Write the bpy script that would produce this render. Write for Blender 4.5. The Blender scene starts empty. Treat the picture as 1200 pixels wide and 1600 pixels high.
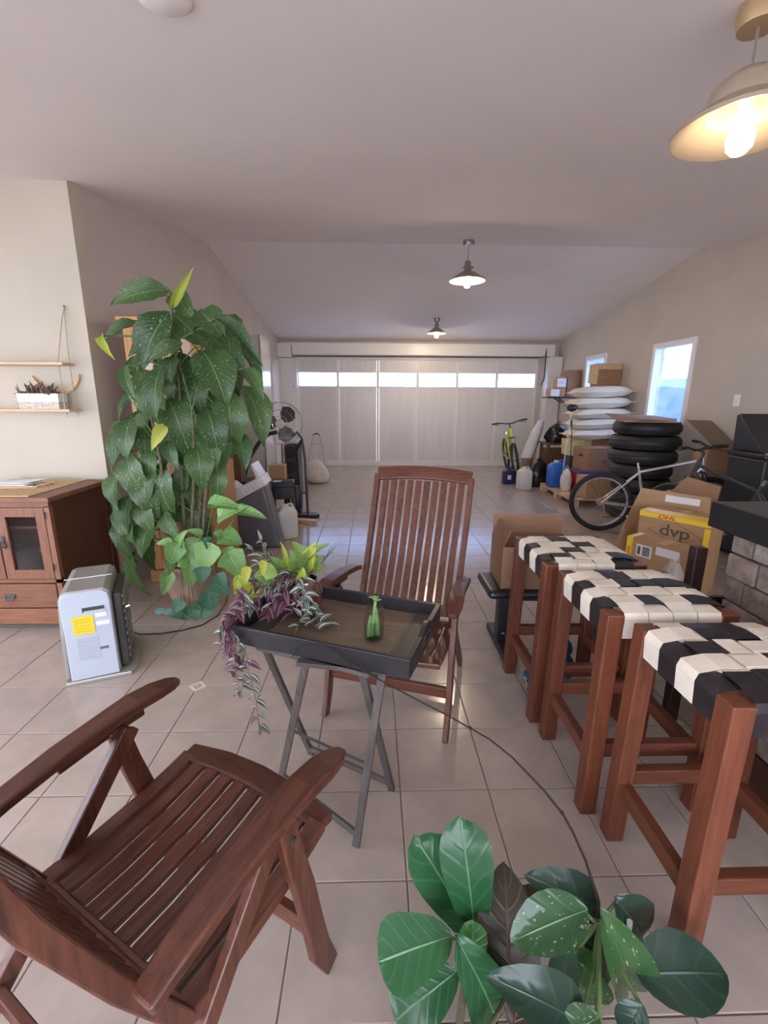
import bpy, bmesh, math, random
from mathutils import Vector, Matrix
random.seed(7)
scene = bpy.context.scene
COL = scene.collection
V = Vector
PI = math.pi

# ---------------------------------------------------------------- camera
CAM = V((0, 0, 1.5))
RIGHT = V((0.999644584, -0.0260113322, 0.00584096468))
FWD = V((0.0266529068, 0.970417464, -0.23995743))
UP = V((0.000573438, 0.240027824, 0.970765839))
FPX = 718.18
cd = bpy.data.cameras.new('camera')
cam = bpy.data.objects.new('camera', cd)
COL.objects.link(cam)
cd.sensor_fit = 'VERTICAL'
cd.sensor_height = 24.0
cd.lens = 24.0 * FPX / 1600.0
cd.clip_start = 0.02
cam.matrix_world = Matrix(((RIGHT.x, UP.x, -FWD.x, CAM.x), (RIGHT.y, UP.y, -FWD.y, CAM.y),
                           (RIGHT.z, UP.z, -FWD.z, CAM.z), (0, 0, 0, 1)))
scene.camera = cam

# ---------------------------------------------------------------- daylight and exposure
world = bpy.data.worlds.new('overcast_sky')
scene.world = world
world.use_nodes = True
wn = world.node_tree.nodes['Background']
wn.inputs['Color'].default_value = (0.82, 0.855, 1.0, 1)
wn.inputs['Strength'].default_value = 7.0
scene.view_settings.view_transform = 'Standard'
scene.view_settings.look = 'None'
scene.view_settings.gamma = 1.0
scene.view_settings.use_curve_mapping = False
scene.view_settings.exposure = 0.52
scene.cycles.use_denoising = True
scene.cycles.max_bounces = 10
scene.cycles.diffuse_bounces = 6
scene.cycles.sample_clamp_indirect = 8.0


# ---------------------------------------------------------------- helpers: measuring
def ray(x, y):
    return (FWD + RIGHT * ((x - 600) / FPX) - UP * ((y - 800) / FPX))


def atY(x, y, Y):
    d = ray(x, y)
    return CAM + d * (Y / d.y)


def atZ(x, y, z=0.0):
    d = ray(x, y)
    return CAM + d * ((z - CAM.z) / d.z)


# ---------------------------------------------------------------- helpers: materials
MATS = {}


def _new(name):
    m = bpy.data.materials.new(name)
    m.use_nodes = True
    nt = m.node_tree
    return m, nt, nt.nodes['Principled BSDF']


def _n(nt, kind, **kw):
    n = nt.nodes.new(kind)
    for k, v in kw.items():
        if k in n.inputs:
            n.inputs[k].default_value = v
        else:
            setattr(n, k, v)
    return n


def mat(name, col, rough=0.5, metal=0.0, var=0.12, scale=6.0, bump=0.0, bscale=60.0, stretch=(1, 1, 1),
        spec=0.5, coat=0.0, emit=None, estr=0.0, alpha=None, trans=0.0, rvar=0.0, detail=4.0):
    """plain procedural surface: noise-varied colour, optional fine relief"""
    if name in MATS:
        return MATS[name]
    m, nt, b = _new(name)
    L = nt.links
    tc = _n(nt, 'ShaderNodeTexCoord')
    mp = _n(nt, 'ShaderNodeMapping')
    mp.inputs['Scale'].default_value = stretch
    L.new(tc.outputs['Object'], mp.inputs['Vector'])
    no = _n(nt, 'ShaderNodeTexNoise', Scale=scale, Detail=detail, Roughness=0.6)
    L.new(mp.outputs[0], no.inputs['Vector'])
    cr = _n(nt, 'ShaderNodeValToRGB')
    c = V(col[:3])
    cr.color_ramp.elements[0].position = 0.28
    cr.color_ramp.elements[1].position = 0.72
    cr.color_ramp.elements[0].color = (*[max(0, x * (1 - var)) for x in c], 1)
    cr.color_ramp.elements[1].color = (*[min(1, x * (1 + var)) for x in c], 1)
    L.new(no.outputs['Fac'], cr.inputs[0])
    L.new(cr.outputs[0], b.inputs['Base Color'])
    b.inputs['Roughness'].default_value = rough
    b.inputs['Metallic'].default_value = metal
    b.inputs['Specular IOR Level'].default_value = spec
    b.inputs['Coat Weight'].default_value = coat
    b.inputs['Transmission Weight'].default_value = trans
    if rvar:
        mr = _n(nt, 'ShaderNodeMapRange')
        mr.inputs['To Min'].default_value = rough - rvar
        mr.inputs['To Max'].default_value = rough + rvar
        L.new(no.outputs['Fac'], mr.inputs['Value'])
        L.new(mr.outputs[0], b.inputs['Roughness'])
    if alpha is not None:
        b.inputs['Alpha'].default_value = alpha
    if emit:
        b.inputs['Emission Color'].default_value = (*emit, 1)
        b.inputs['Emission Strength'].default_value = estr
    if bump:
        n2 = _n(nt, 'ShaderNodeTexNoise', Scale=bscale, Detail=3.0)
        L.new(mp.outputs[0], n2.inputs['Vector'])
        bp = _n(nt, 'ShaderNodeBump', Strength=bump, Distance=0.002)
        L.new(n2.outputs['Fac'], bp.inputs['Height'])
        L.new(bp.outputs[0], b.inputs['Normal'])
    MATS[name] = m
    return m


def wood(name, dark, light, axis, rough=0.38, scale=9.0, coat=0.0, spec=0.5):
    key = name + '_' + axis
    if key in MATS:
        return MATS[key]
    m, nt, b = _new(key)
    L = nt.links
    tc = _n(nt, 'ShaderNodeTexCoord')
    oi = _n(nt, 'ShaderNodeObjectInfo')
    add = _n(nt, 'ShaderNodeVectorMath', operation='ADD')
    mul = _n(nt, 'ShaderNodeVectorMath', operation='SCALE')
    cmb = _n(nt, 'ShaderNodeCombineXYZ')
    for i in range(3):
        L.new(oi.outputs['Random'], cmb.inputs[i])
    L.new(cmb.outputs[0], mul.inputs[0])
    mul.inputs['Scale'].default_value = 13.0
    L.new(tc.outputs['Object'], add.inputs[0])
    L.new(mul.outputs[0], add.inputs[1])
    mp = _n(nt, 'ShaderNodeMapping')
    s = [7.0, 7.0, 7.0]
    s['XYZ'.index(axis)] = 0.55
    mp.inputs['Scale'].default_value = s
    L.new(add.outputs[0], mp.inputs['Vector'])
    no = _n(nt, 'ShaderNodeTexNoise', Scale=scale, Detail=5.0, Roughness=0.65, Distortion=0.6)
    L.new(mp.outputs[0], no.inputs['Vector'])
    cr = _n(nt, 'ShaderNodeValToRGB')
    cr.color_ramp.elements[0].position = 0.3
    cr.color_ramp.elements[1].position = 0.7
    cr.color_ramp.elements[0].color = (*dark, 1)
    cr.color_ramp.elements[1].color = (*light, 1)
    L.new(no.outputs['Fac'], cr.inputs[0])
    hs = _n(nt, 'ShaderNodeHueSaturation')
    mr = _n(nt, 'ShaderNodeMapRange')
    mr.inputs['To Min'].default_value = 0.85
    mr.inputs['To Max'].default_value = 1.15
    L.new(oi.outputs['Random'], mr.inputs['Value'])
    L.new(mr.outputs[0], hs.inputs['Value'])
    L.new(cr.outputs[0], hs.inputs['Color'])
    L.new(hs.outputs[0], b.inputs['Base Color'])
    b.inputs['Roughness'].default_value = rough
    b.inputs['Coat Weight'].default_value = coat
    b.inputs['Specular IOR Level'].default_value = spec
    bp = _n(nt, 'ShaderNodeBump', Strength=0.15, Distance=0.001)
    L.new(no.outputs['Fac'], bp.inputs['Height'])
    L.new(bp.outputs[0], b.inputs['Normal'])
    MATS[key] = m
    return m


def glass(name, tint=(0.95, 0.97, 1.0), rough=0.02, refl=1.0):
    """thin pane: transparent with a fresnel reflection"""
    if name in MATS:
        return MATS[name]
    m, nt, b = _new(name)
    L = nt.links
    nt.nodes.remove(b)
    out = nt.nodes['Material Output']
    tr = _n(nt, 'ShaderNodeBsdfTransparent')
    no = _n(nt, 'ShaderNodeTexNoise', Scale=3.0)
    mx0 = _n(nt, 'ShaderNodeMix', data_type='RGBA')
    mx0.inputs[6].default_value = (*tint, 1)
    mx0.inputs[7].default_value = (*[t * 0.95 for t in tint], 1)
    L.new(no.outputs['Fac'], mx0.inputs[0])
    L.new(mx0.outputs[2], tr.inputs['Color'])
    gl = _n(nt, 'ShaderNodeBsdfGlossy')
    gl.inputs['Roughness'].default_value = rough
    fr = _n(nt, 'ShaderNodeLayerWeight', Blend=0.5)
    pw = _n(nt, 'ShaderNodeMath', operation='POWER')
    pw.inputs[1].default_value = 4.0
    L.new(fr.outputs['Facing'], pw.inputs[0])
    mu = _n(nt, 'ShaderNodeMath', operation='MULTIPLY_ADD')
    mu.inputs[1].default_value = 0.8
    mu.inputs[2].default_value = 0.04 * refl
    mu.use_clamp = True
    L.new(pw.outputs[0], mu.inputs[0])
    mx = _n(nt, 'ShaderNodeMixShader')
    L.new(mu.outputs[0], mx.inputs[0])
    L.new(tr.outputs[0], mx.inputs[1])
    L.new(gl.outputs[0], mx.inputs[2])
    L.new(mx.outputs[0], out.inputs['Surface'])
    MATS[name] = m
    return m


def leafmat(name, c1, c2, vein, speck=0.0, rough=0.35, stripe=None, veins=9.0, vamt=0.55, back=None, specsize=26.0):
    """leaf: midrib and side veins from the leaf's own uv, optional pale flecks or silver stripes"""
    if name in MATS:
        return MATS[name]
    m, nt, b = _new(name)
    L = nt.links
    uv = _n(nt, 'ShaderNodeUVMap')
    sp = _n(nt, 'ShaderNodeSeparateXYZ')
    L.new(uv.outputs[0], sp.inputs[0])

    def math_(op, a, bb=None, cl=False):
        n = _n(nt, 'ShaderNodeMath', operation=op)
        n.use_clamp = cl
        for i, q in enumerate((a, bb)):
            if q is None:
                continue
            if isinstance(q, (int, float)):
                n.inputs[i].default_value = q
            else:
                L.new(q, n.inputs[i])
        return n.outputs[0]
    au = math_('ABSOLUTE', math_('SUBTRACT', sp.outputs[0], 0.5))
    mid = math_('SUBTRACT', 1.0, math_('DIVIDE', au, 0.028), True)
    ph = math_('FRACT', math_('MULTIPLY', math_('SUBTRACT', sp.outputs[1], math_('MULTIPLY', au, 0.5)), veins))
    sv = math_('SUBTRACT', 1.0, math_('DIVIDE', math_('ABSOLUTE', math_('SUBTRACT', ph, 0.5)), 0.16), True)
    vm = math_('MAXIMUM', mid, math_('MULTIPLY', sv, vamt))
    oi = _n(nt, 'ShaderNodeObjectInfo')
    tc = _n(nt, 'ShaderNodeTexCoord')
    no = _n(nt, 'ShaderNodeTexNoise', Scale=3.0, Detail=3.0, noise_dimensions='4D')
    L.new(tc.outputs['Object'], no.inputs['Vector'])
    L.new(math_('MULTIPLY', oi.outputs['Random'], 20.0), no.inputs['W'])
    mx = _n(nt, 'ShaderNodeMix', data_type='RGBA')
    mx.inputs[6].default_value = (*c1, 1)
    mx.inputs[7].default_value = (*c2, 1)
    L.new(math_('MULTIPLY', math_('ADD', no.outputs['Fac'], math_('SUBTRACT', oi.outputs['Random'], 0.5)), 1.0, True), mx.inputs[0])
    col = mx.outputs[2]
    if stripe:
        st = math_('SUBTRACT', 1.0, math_('DIVIDE', math_('ABSOLUTE', math_('SUBTRACT', au, 0.22)), 0.11), True)
        st = math_('MULTIPLY', math_('MULTIPLY', st, 3.0, True), 0.9)
        m2 = _n(nt, 'ShaderNodeMix', data_type='RGBA')
        L.new(st, m2.inputs[0])
        L.new(col, m2.inputs[6])
        m2.inputs[7].default_value = (*stripe, 1)
        col = m2.outputs[2]
    mv = _n(nt, 'ShaderNodeMix', data_type='RGBA')
    L.new(vm, mv.inputs[0])
    L.new(col, mv.inputs[6])
    mv.inputs[7].default_value = (*vein, 1)
    col = mv.outputs[2]
    if speck:
        vo = _n(nt, 'ShaderNodeTexNoise', Scale=specsize, Detail=1.0, noise_dimensions='4D')
        L.new(tc.outputs['Object'], vo.inputs['Vector'])
        L.new(math_('MULTIPLY', oi.outputs['Random'], 31.0), vo.inputs['W'])
        sm = math_('MULTIPLY', math_('SUBTRACT', vo.outputs['Fac'], 0.66), 18.0, True)
        m3 = _n(nt, 'ShaderNodeMix', data_type='RGBA')
        L.new(math_('MULTIPLY', sm, speck), m3.inputs[0])
        L.new(col, m3.inputs[6])
        m3.inputs[7].default_value = (0.75, 0.8, 0.55, 1)
        col = m3.outputs[2]
    if back:
        ge = _n(nt, 'ShaderNodeNewGeometry')
        mb = _n(nt, 'ShaderNodeMix', data_type='RGBA')
        L.new(ge.outputs['Backfacing'], mb.inputs[0])
        L.new(col, mb.inputs[6])
        mb.inputs[7].default_value = (*back, 1)
        col = mb.outputs[2]
    L.new(col, b.inputs['Base Color'])
    b.inputs['Roughness'].default_value = rough
    bp = _n(nt, 'ShaderNodeBump', Strength=0.35, Distance=0.01)
    L.new(vm, bp.inputs['Height'])
    L.new(bp.outputs[0], b.inputs['Normal'])
    # light passing through the blade
    out = nt.nodes['Material Output']
    tl = _n(nt, 'ShaderNodeBsdfTranslucent')
    L.new(col, tl.inputs['Color'])
    ms = _n(nt, 'ShaderNodeMixShader')
    ms.inputs[0].default_value = 0.22
    L.new(b.outputs[0], ms.inputs[1])
    L.new(tl.outputs[0], ms.inputs[2])
    L.new(ms.outputs[0], out.inputs['Surface'])
    MATS[name] = m
    return m


# ---------------------------------------------------------------- helpers: geometry
class MB:
    def __init__(self):
        self.v, self.f, self.mi = [], [], []
        self.cur = 0

    def add(self, vs, fs):
        o = len(self.v)
        self.v += [tuple(p) for p in vs]
        self.f += [tuple(o + i for i in q) for q in fs]
        self.mi += [self.cur] * len(fs)
        return self

    def box(self, c, s, R=None):
        c = V(c)
        hx, hy, hz = s[0] / 2, s[1] / 2, s[2] / 2
        vs = [V((x, y, z)) for x in (-hx, hx) for y in (-hy, hy) for z in (-hz, hz)]
        if R is not None:
            vs = [R @ p for p in vs]
        return self.add([c + p for p in vs], [(0, 1, 3, 2), (4, 6, 7, 5), (0, 4, 5, 1), (2, 3, 7, 6), (0, 2, 6, 4), (1, 5, 7, 3)])

    def bb(self, x0, x1, y0, y1, z0, z1):
        return self.box(((x0 + x1) / 2, (y0 + y1) / 2, (z0 + z1) / 2), (abs(x1 - x0), abs(y1 - y0), abs(z1 - z0)))

    def bar(self, p0, p1, w, h, up=(0, 0, 1), w1=None, h1=None):
        """rectangular bar from p0 to p1: w across, h along up"""
        p0, p1 = V(p0), V(p1)
        d = (p1 - p0).normalized()
        u = V(up)
        u = (u - d * u.dot(d))
        if u.length < 1e-4:
            u = V((0, 1, 0)) - d * d.y
        u.normalize()
        s = d.cross(u)
        w1 = w if w1 is None else w1
        h1 = h if h1 is None else h1
        vs = []
        for p, a, b in ((p0, w, h), (p1, w1, h1)):
            vs += [p - s * a / 2 - u * b / 2, p + s * a / 2 - u * b / 2, p + s * a / 2 + u * b / 2, p - s * a / 2 + u * b / 2]
        return self.add(vs, [(0, 3, 2, 1), (4, 5, 6, 7), (0, 1, 5, 4), (1, 2, 6, 5), (2, 3, 7, 6), (3, 0, 4, 7)])

    def sweep(self, pts, w, h, up=(0, 0, 1)):
        """rectangular section along a polyline; w, h numbers or lists"""
        pts = [V(p) for p in pts]
        n = len(pts)
        W = w if isinstance(w, (list, tuple)) else [w] * n
        H = h if isinstance(h, (list, tuple)) else [h] * n
        vs, fs = [], []
        for i, p in enumerate(pts):
            d = (pts[min(i + 1, n - 1)] - pts[max(i - 1, 0)]).normalized()
            u = V(up)
            u = (u - d * u.dot(d)).normalized()
            s = d.cross(u)
            vs += [p - s * W[i] / 2 - u * H[i] / 2, p + s * W[i] / 2 - u * H[i] / 2, p + s * W[i] / 2 + u * H[i] / 2, p - s * W[i] / 2 + u * H[i] / 2]
        for i in range(n - 1):
            a = 4 * i
            fs += [(a + k, a + (k + 1) % 4, a + 4 + (k + 1) % 4, a + 4 + k) for k in range(4)]
        fs += [(3, 2, 1, 0), tuple(4 * (n - 1) + k for k in range(4))]
        return self.add(vs, fs)

    def tube(self, pts, r, seg=8, closed=False):
        pts = [V(p) for p in pts]
        n = len(pts)
        R = r if isinstance(r, (list, tuple)) else [r] * n
        vs, fs = [], []
        prev = None
        for i, p in enumerate(pts):
            if closed:
                d = (pts[(i + 1) % n] - pts[i - 1]).normalized()
            else:
                d = (pts[min(i + 1, n - 1)] - pts[max(i - 1, 0)]).normalized()
            if prev is None:
                u = V((0, 0, 1)) if abs(d.z) < 0.9 else V((1, 0, 0))
            else:
                u = prev
            u = (u - d * u.dot(d)).normalized()
            prev = u
            s = d.cross(u)
            for k in range(seg):
                a = 2 * PI * k / seg
                vs.append(p + (u * math.cos(a) + s * math.sin(a)) * R[i])
        m = n if closed else n - 1
        for i in range(m):
            a, b = seg * i, seg * ((i + 1) % n)
            fs += [(a + k, a + (k + 1) % seg, b + (k + 1) % seg, b + k) for k in range(seg)]
        if not closed:
            fs += [tuple(range(seg - 1, -1, -1)), tuple(seg * (n - 1) + k for k in range(seg))]
        return self.add(vs, fs)

    def lathe(self, prof, c=(0, 0, 0), seg=20, axis=None, sx=1.0, sy=1.0):
        """prof: list of (r, z) revolved around z"""
        c = V(c)
        vs, fs = [], []
        for r, z in prof:
            for k in range(seg):
                a = 2 * PI * k / seg
                p = V((r * math.cos(a) * sx, r * math.sin(a) * sy, z))
                if axis is not None:
                    p = axis @ p
                vs.append(c + p)
        for i in range(len(prof) - 1):
            a, b = seg * i, seg * (i + 1)
            fs += [(a + k, a + (k + 1) % seg, b + (k + 1) % seg, b + k) for k in range(seg)]
        closed_prof = abs(prof[0][0] - prof[-1][0]) < 1e-9 and abs(prof[0][1] - prof[-1][1]) < 1e-9
        if prof[0][0] > 1e-6 and not closed_prof:
            fs.append(tuple(range(seg - 1, -1, -1)))
        if prof[-1][0] > 1e-6 and not closed_prof:
            fs.append(tuple(seg * (len(prof) - 1) + k for k in range(seg)))
        return self.add(vs, fs)

    def prism(self, poly, d):
        """polygon (3d points) extruded by vector d"""
        d = V(d)
        n = len(poly)
        vs = [V(p) for p in poly] + [V(p) + d for p in poly]
        fs = [tuple(range(n - 1, -1, -1)), tuple(range(n, 2 * n))] + [(i, (i + 1) % n, n + (i + 1) % n, n + i) for i in range(n)]
        return self.add(vs, fs)

    def sphere(self, c, r, seg=12, rings=8, s=(1, 1, 1)):
        prof = [(r * math.sin(PI * i / rings), -r * math.cos(PI * i / rings)) for i in range(rings + 1)]
        c = V(c)
        o = len(self.v)
        self.lathe(prof, (0, 0, 0), seg)
        for i in range(o, len(self.v)):
            p = self.v[i]
            self.v[i] = (c.x + p[0] * s[0], c.y + p[1] * s[1], c.z + p[2] * s[2])
        return self

    def mesh(self, name, smooth=False):
        me = bpy.data.meshes.new(name)
        me.from_pydata(self.v, [], self.f)
        for p, i in zip(me.polygons, self.mi):
            p.material_index = i
            p.use_smooth = smooth
        bm = bmesh.new()
        bm.from_mesh(me)
        bmesh.ops.remove_doubles(bm, verts=bm.verts, dist=1e-6)
        bmesh.ops.recalc_face_normals(bm, faces=bm.faces)
        bm.to_mesh(me)
        bm.free()
        return me

    def build(self, name, material, parent=None, smooth=False, bevel=0.0, seg=2, subsurf=0):
        me = self.mesh(name, smooth)
        for mm in (material if isinstance(material, (list, tuple)) else [material]):
            me.materials.append(mm)
        o = bpy.data.objects.new(name, me)
        COL.objects.link(o)
        if parent is not None:
            o.parent = parent
        if subsurf:
            md = o.modifiers.new('soft', 'SUBSURF')
            md.levels = md.render_levels = subsurf
        if bevel:
            md = o.modifiers.new('edge', 'BEVEL')
            md.width = bevel
            md.segments = seg
            md.limit_method = 'ANGLE'
            md.angle_limit = 0.7
            md.harden_normals = False
        if smooth and not subsurf:
            try:
                me.set_sharp_from_angle(angle=0.7)
            except Exception:
                pass
        return o


def tag(o, label=None, cat=None, group=None, kind=None):
    if label:
        o['label'] = label
    if cat:
        o['category'] = cat
    if group:
        o['group'] = group
    if kind:
        o['kind'] = kind
    return o


def thing(name, label, cat, loc=(0, 0, 0), rz=0.0, group=None):
    o = bpy.data.objects.new(name, None)
    o.empty_display_size = 0.1
    COL.objects.link(o)
    o.location = loc
    o.rotation_euler = (0, 0, rz)
    return tag(o, label, cat, group)


def copy_tree(o, parent=None):
    c = o.copy()
    COL.objects.link(c)
    c.parent = parent
    for ch in list(o.children):
        copy_tree(ch, c)
    return c


def RZ(a):
    return Matrix.Rotation(a, 3, 'Z')


def RX(a):
    return Matrix.Rotation(a, 3, 'X')


def RY(a):
    return Matrix.Rotation(a, 3, 'Y')


def lettering(name, body, material, parent, size, loc, rot, extrude=0.0006, shear=0.0, xs=1.0):
    cu = bpy.data.curves.new(name, 'FONT')
    cu.body = body
    cu.size = size
    cu.extrude = extrude
    cu.shear = shear
    cu.align_x = 'CENTER'
    cu.align_y = 'CENTER'
    cu.offset = size * 0.012
    tmp = bpy.data.objects.new(name, cu)
    COL.objects.link(tmp)
    dg = bpy.context.evaluated_depsgraph_get()
    me = bpy.data.meshes.new_from_object(tmp.evaluated_get(dg))
    bpy.data.objects.remove(tmp)
    o = bpy.data.objects.new(name, me)
    me.materials.clear()
    me.materials.append(material)
    COL.objects.link(o)
    o.parent = parent
    o.location = loc
    o.rotation_euler = rot
    o.scale = (xs, 1, 1)
    return o


# leaves: unit blades along +Y, width 1, shared between copies
LEAF = {}


def leaf_mesh(kind, material, droop=0.25, fold=0.18, wave=0.03, rows=8):
    key = (kind, material.name, droop, fold)
    if key in LEAF:
        return LEAF[key]
    cols = [-1, -0.5, 0, 0.5, 1]

    def half(t):
        if kind == 'lance':
            return 0.5 * max(0.0, math.sin(PI * t ** 0.82)) ** 0.9
        if kind == 'oval':
            return 0.5 * max(0.0, math.sin(PI * t ** 0.92)) ** 0.62
        if kind == 'fiddle':
            return 0.5 * (0.30 + 0.70 * t ** 0.9) * max(0.0, 1 - t ** 7) ** 0.5 * min(1, (t * 7) ** 0.5)
        if kind == 'thin':
            return 0.5 * max(0.0, math.sin(PI * t ** 0.7)) ** 0.9
        if kind == 'heart':
            return 0.5 * min(1.0, (t * 9) ** 0.5) * max(0.0, 1 - t) ** 0.62 * 1.15
        return 0.5
    vs, fs, uvs = [], [], []
    for i in range(rows + 1):
        t = (1 - math.cos(PI * i / rows)) / 2
        hw = half(t)
        for c in cols:
            x = c * hw
            y = t
            if kind == 'heart':
                y = t - abs(c) ** 1.5 * 0.22 * max(0, 1 - t * 2.2)
            z = 0.16 * math.sin(PI * t) * droop * 2 - droop * t * t + fold * abs(x) + wave * math.sin(t * 19 + c * 2) * abs(c)
            vs.append((x, y, z))
            uvs.append((0.5 + 0.5 * c, t))
    nc = len(cols)
    for i in range(rows):
        for k in range(nc - 1):
            a = i * nc + k
            fs.append((a, a + 1, a + nc + 1, a + nc))
    me = bpy.data.meshes.new(kind + '_leaf')
    me.from_pydata(vs, [], fs)
    ul = me.uv_layers.new(name='UVMap')
    for p in me.polygons:
        p.use_smooth = True
        for li in p.loop_indices:
            ul.data[li].uv = uvs[me.loops[li].vertex_index]
    me.materials.append(material)
    LEAF[key] = me
    return me


def leaf(parent, me, base, tip, width, nrm, name='leaf'):
    """blade from base to tip (world points), facing nrm"""
    base, tip = V(base), V(tip)
    d = tip - base
    Ln = max(d.length, 1e-4)
    d = d / Ln
    n = V(nrm)
    n = (n - d * n.dot(d))
    if n.length < 1e-3:
        n = V((0.3, -0.5, 0.8)) - d * d.dot(V((0.3, -0.5, 0.8)))
    n.normalize()
    x = d.cross(n)
    o = bpy.data.objects.new(name, me)
    COL.objects.link(o)
    o.parent = parent
    M = Matrix((x * width, d * Ln, n * Ln)).transposed().to_4x4()
    M.translation = base - parent.matrix_basis.translation
    o.matrix_basis = M
    return o


def to_cam(p, upw=0.5):
    n = (CAM - V(p)).normalized()
    return n + V((0, 0, upw))
# ================================================================ materials
M_wall = mat('wall_plaster', (0.535, 0.485, 0.43), 0.9, var=0.05, scale=2.0, bump=0.35, bscale=90)
M_wall2 = mat('wall_plaster_grey', (0.54, 0.48, 0.45), 0.9, var=0.05, scale=2.0, bump=0.35, bscale=90)
M_ceil = mat('ceiling_paint', (0.84, 0.79, 0.775), 0.92, var=0.03, scale=1.2, bump=0.25, bscale=50)
M_white = mat('white_paint', (0.78, 0.77, 0.76), 0.35, var=0.03, scale=3)
M_door = mat('door_panel_white', (0.70, 0.67, 0.65), 0.28, var=0.05, scale=1.5, stretch=(6, 1, 0.5))
M_tile = mat('floor_tile_beige', (0.42, 0.35, 0.305), 0.18, var=0.12, scale=5.0, bump=0.04, bscale=30, rvar=0.04)
M_grout = mat('grout', (0.22, 0.19, 0.17), 0.9, var=0.15, scale=20)
M_inset = mat('inset_tile', (0.40, 0.34, 0.33), 0.3, var=0.5, scale=40)
M_inset2 = mat('inset_tile_pale', (0.66, 0.58, 0.53), 0.3, var=0.15, scale=40)
M_black = mat('black_plastic', (0.018, 0.018, 0.02), 0.4, var=0.2, scale=8)
M_blackm = mat('black_metal', (0.022, 0.022, 0.024), 0.45, metal=0.2, var=0.2)
M_rubber = mat('rubber', (0.016, 0.016, 0.017), 0.55, var=0.3, scale=12, bump=0.2, bscale=80)
M_chrome = mat('chrome', (0.75, 0.75, 0.77), 0.18, metal=1.0, var=0.05)
M_silver = mat('silver_paint', (0.52, 0.52, 0.53), 0.3, metal=0.7, var=0.06)
M_darkgrey = mat('dark_grey_paint', (0.06, 0.065, 0.07), 0.35, metal=0.3, var=0.2)
M_card = mat('cardboard', (0.44, 0.27, 0.14), 0.85, var=0.10, scale=7, bump=0.1, bscale=40, stretch=(1, 1, 4))
M_card2 = mat('cardboard_pale', (0.55, 0.38, 0.22), 0.85, var=0.08, scale=7, stretch=(1, 1, 4))
M_card3 = mat('cardboard_brown', (0.30, 0.17, 0.10), 0.85, var=0.12, scale=6, stretch=(1, 1, 3))
M_paper = mat('white_paper', (0.80, 0.80, 0.80), 0.8, var=0.03)
M_blueprint = mat('blue_label', (0.16, 0.33, 0.62), 0.6, var=0.15)
M_yellow = mat('yellow_tape', (0.90, 0.62, 0.03), 0.35, var=0.05)
M_redink = mat('red_ink', (0.60, 0.03, 0.02), 0.5, var=0.05)
M_ink = mat('grey_ink', (0.10, 0.085, 0.07), 0.7, var=0.1)
M_cream = mat('cream_canvas', (0.66, 0.60, 0.50), 0.9, var=0.10, scale=9, bump=0.3, bscale=120)
M_cushion = mat('cushion_fabric', (0.74, 0.70, 0.61), 0.92, var=0.06, scale=5, bump=0.3, bscale=160)
M_bluecan = mat('blue_plastic', (0.02, 0.14, 0.55), 0.35, var=0.1, spec=0.5)
M_navy = mat('navy_plastic', (0.02, 0.03, 0.10), 0.35, var=0.1)
M_milky = mat('milky_plastic', (0.70, 0.69, 0.64), 0.4, var=0.06)
M_red = mat('red_plastic', (0.55, 0.03, 0.03), 0.35, var=0.1)
M_violet = mat('violet_plastic', (0.06, 0.06, 0.33), 0.35, var=0.1)
M_yplastic = mat('pale_yellow_plastic', (0.62, 0.55, 0.28), 0.5, var=0.1)
M_neon = mat('neon_yellow_paint', (0.62, 0.70, 0.02), 0.35, var=0.1)
M_glass = glass('window_glass', (0.66, 0.79, 1.0))  # blue tint put into the glass to turn daylight bluish on the floor
M_terracotta = mat('clay_pot', (0.36, 0.22, 0.17), 0.7, var=0.35, scale=9, bump=0.2)
M_soil = mat('potting_soil', (0.035, 0.024, 0.017), 0.95, var=0.5, scale=40, bump=0.8, bscale=90)
M_rope = mat('jute_rope', (0.50, 0.40, 0.27), 0.9, var=0.2, scale=60, bump=0.6, bscale=200)
M_granite = mat('black_granite', (0.012, 0.013, 0.015), 0.35, var=0.8, scale=120)
M_stone = mat('brown_stone', (0.20, 0.15, 0.125), 0.9, var=0.4, scale=22, bump=1.0, bscale=70)
M_stone2 = mat('grey_stone', (0.24, 0.20, 0.18), 0.9, var=0.4, scale=22, bump=1.0, bscale=70)

TK_D, TK_L = (0.045, 0.014, 0.009), (0.145, 0.050, 0.028)
TEAK = {a: wood('teak', TK_D, TK_L, a, 0.36) for a in 'XYZ'}
CM_D, CM_L = (0.085, 0.024, 0.012), (0.175, 0.052, 0.024)
STW = {a: wood('stool_wood', CM_D, CM_L, a, 0.40) for a in 'XYZ'}
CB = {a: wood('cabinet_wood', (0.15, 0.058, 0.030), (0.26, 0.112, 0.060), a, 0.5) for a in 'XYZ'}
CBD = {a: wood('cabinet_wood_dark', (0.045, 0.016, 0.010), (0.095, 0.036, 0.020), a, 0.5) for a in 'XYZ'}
PINE = {a: wood('pine', (0.46, 0.215, 0.07), (0.62, 0.34, 0.13), a, 0.5) for a in 'XYZ'}
PALE = {a: wood('pale_wood', (0.55, 0.38, 0.22), (0.70, 0.52, 0.33), a, 0.6) for a in 'XYZ'}
GREY = {a: wood('grey_stained_wood', (0.050, 0.044, 0.042), (0.125, 0.108, 0.098), a, 0.42) for a in 'XYZ'}
DKW = {a: wood('black_brown_wood', (0.014, 0.007, 0.006), (0.036, 0.017, 0.013), a, 0.35) for a in 'XYZ'}
BRW = {a: wood('brown_board', (0.12, 0.055, 0.03), (0.22, 0.105, 0.055), a, 0.5) for a in 'XYZ'}

# ================================================================ room shell
T = 1.5 / 4.31276
GX0, GY0 = -4.677 * T, 3.2913 * T
XL, XR, YB, YC, YF, XFL = -2.0, 4.1, 10.5, 3.5, -2.2, -4.5


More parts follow.
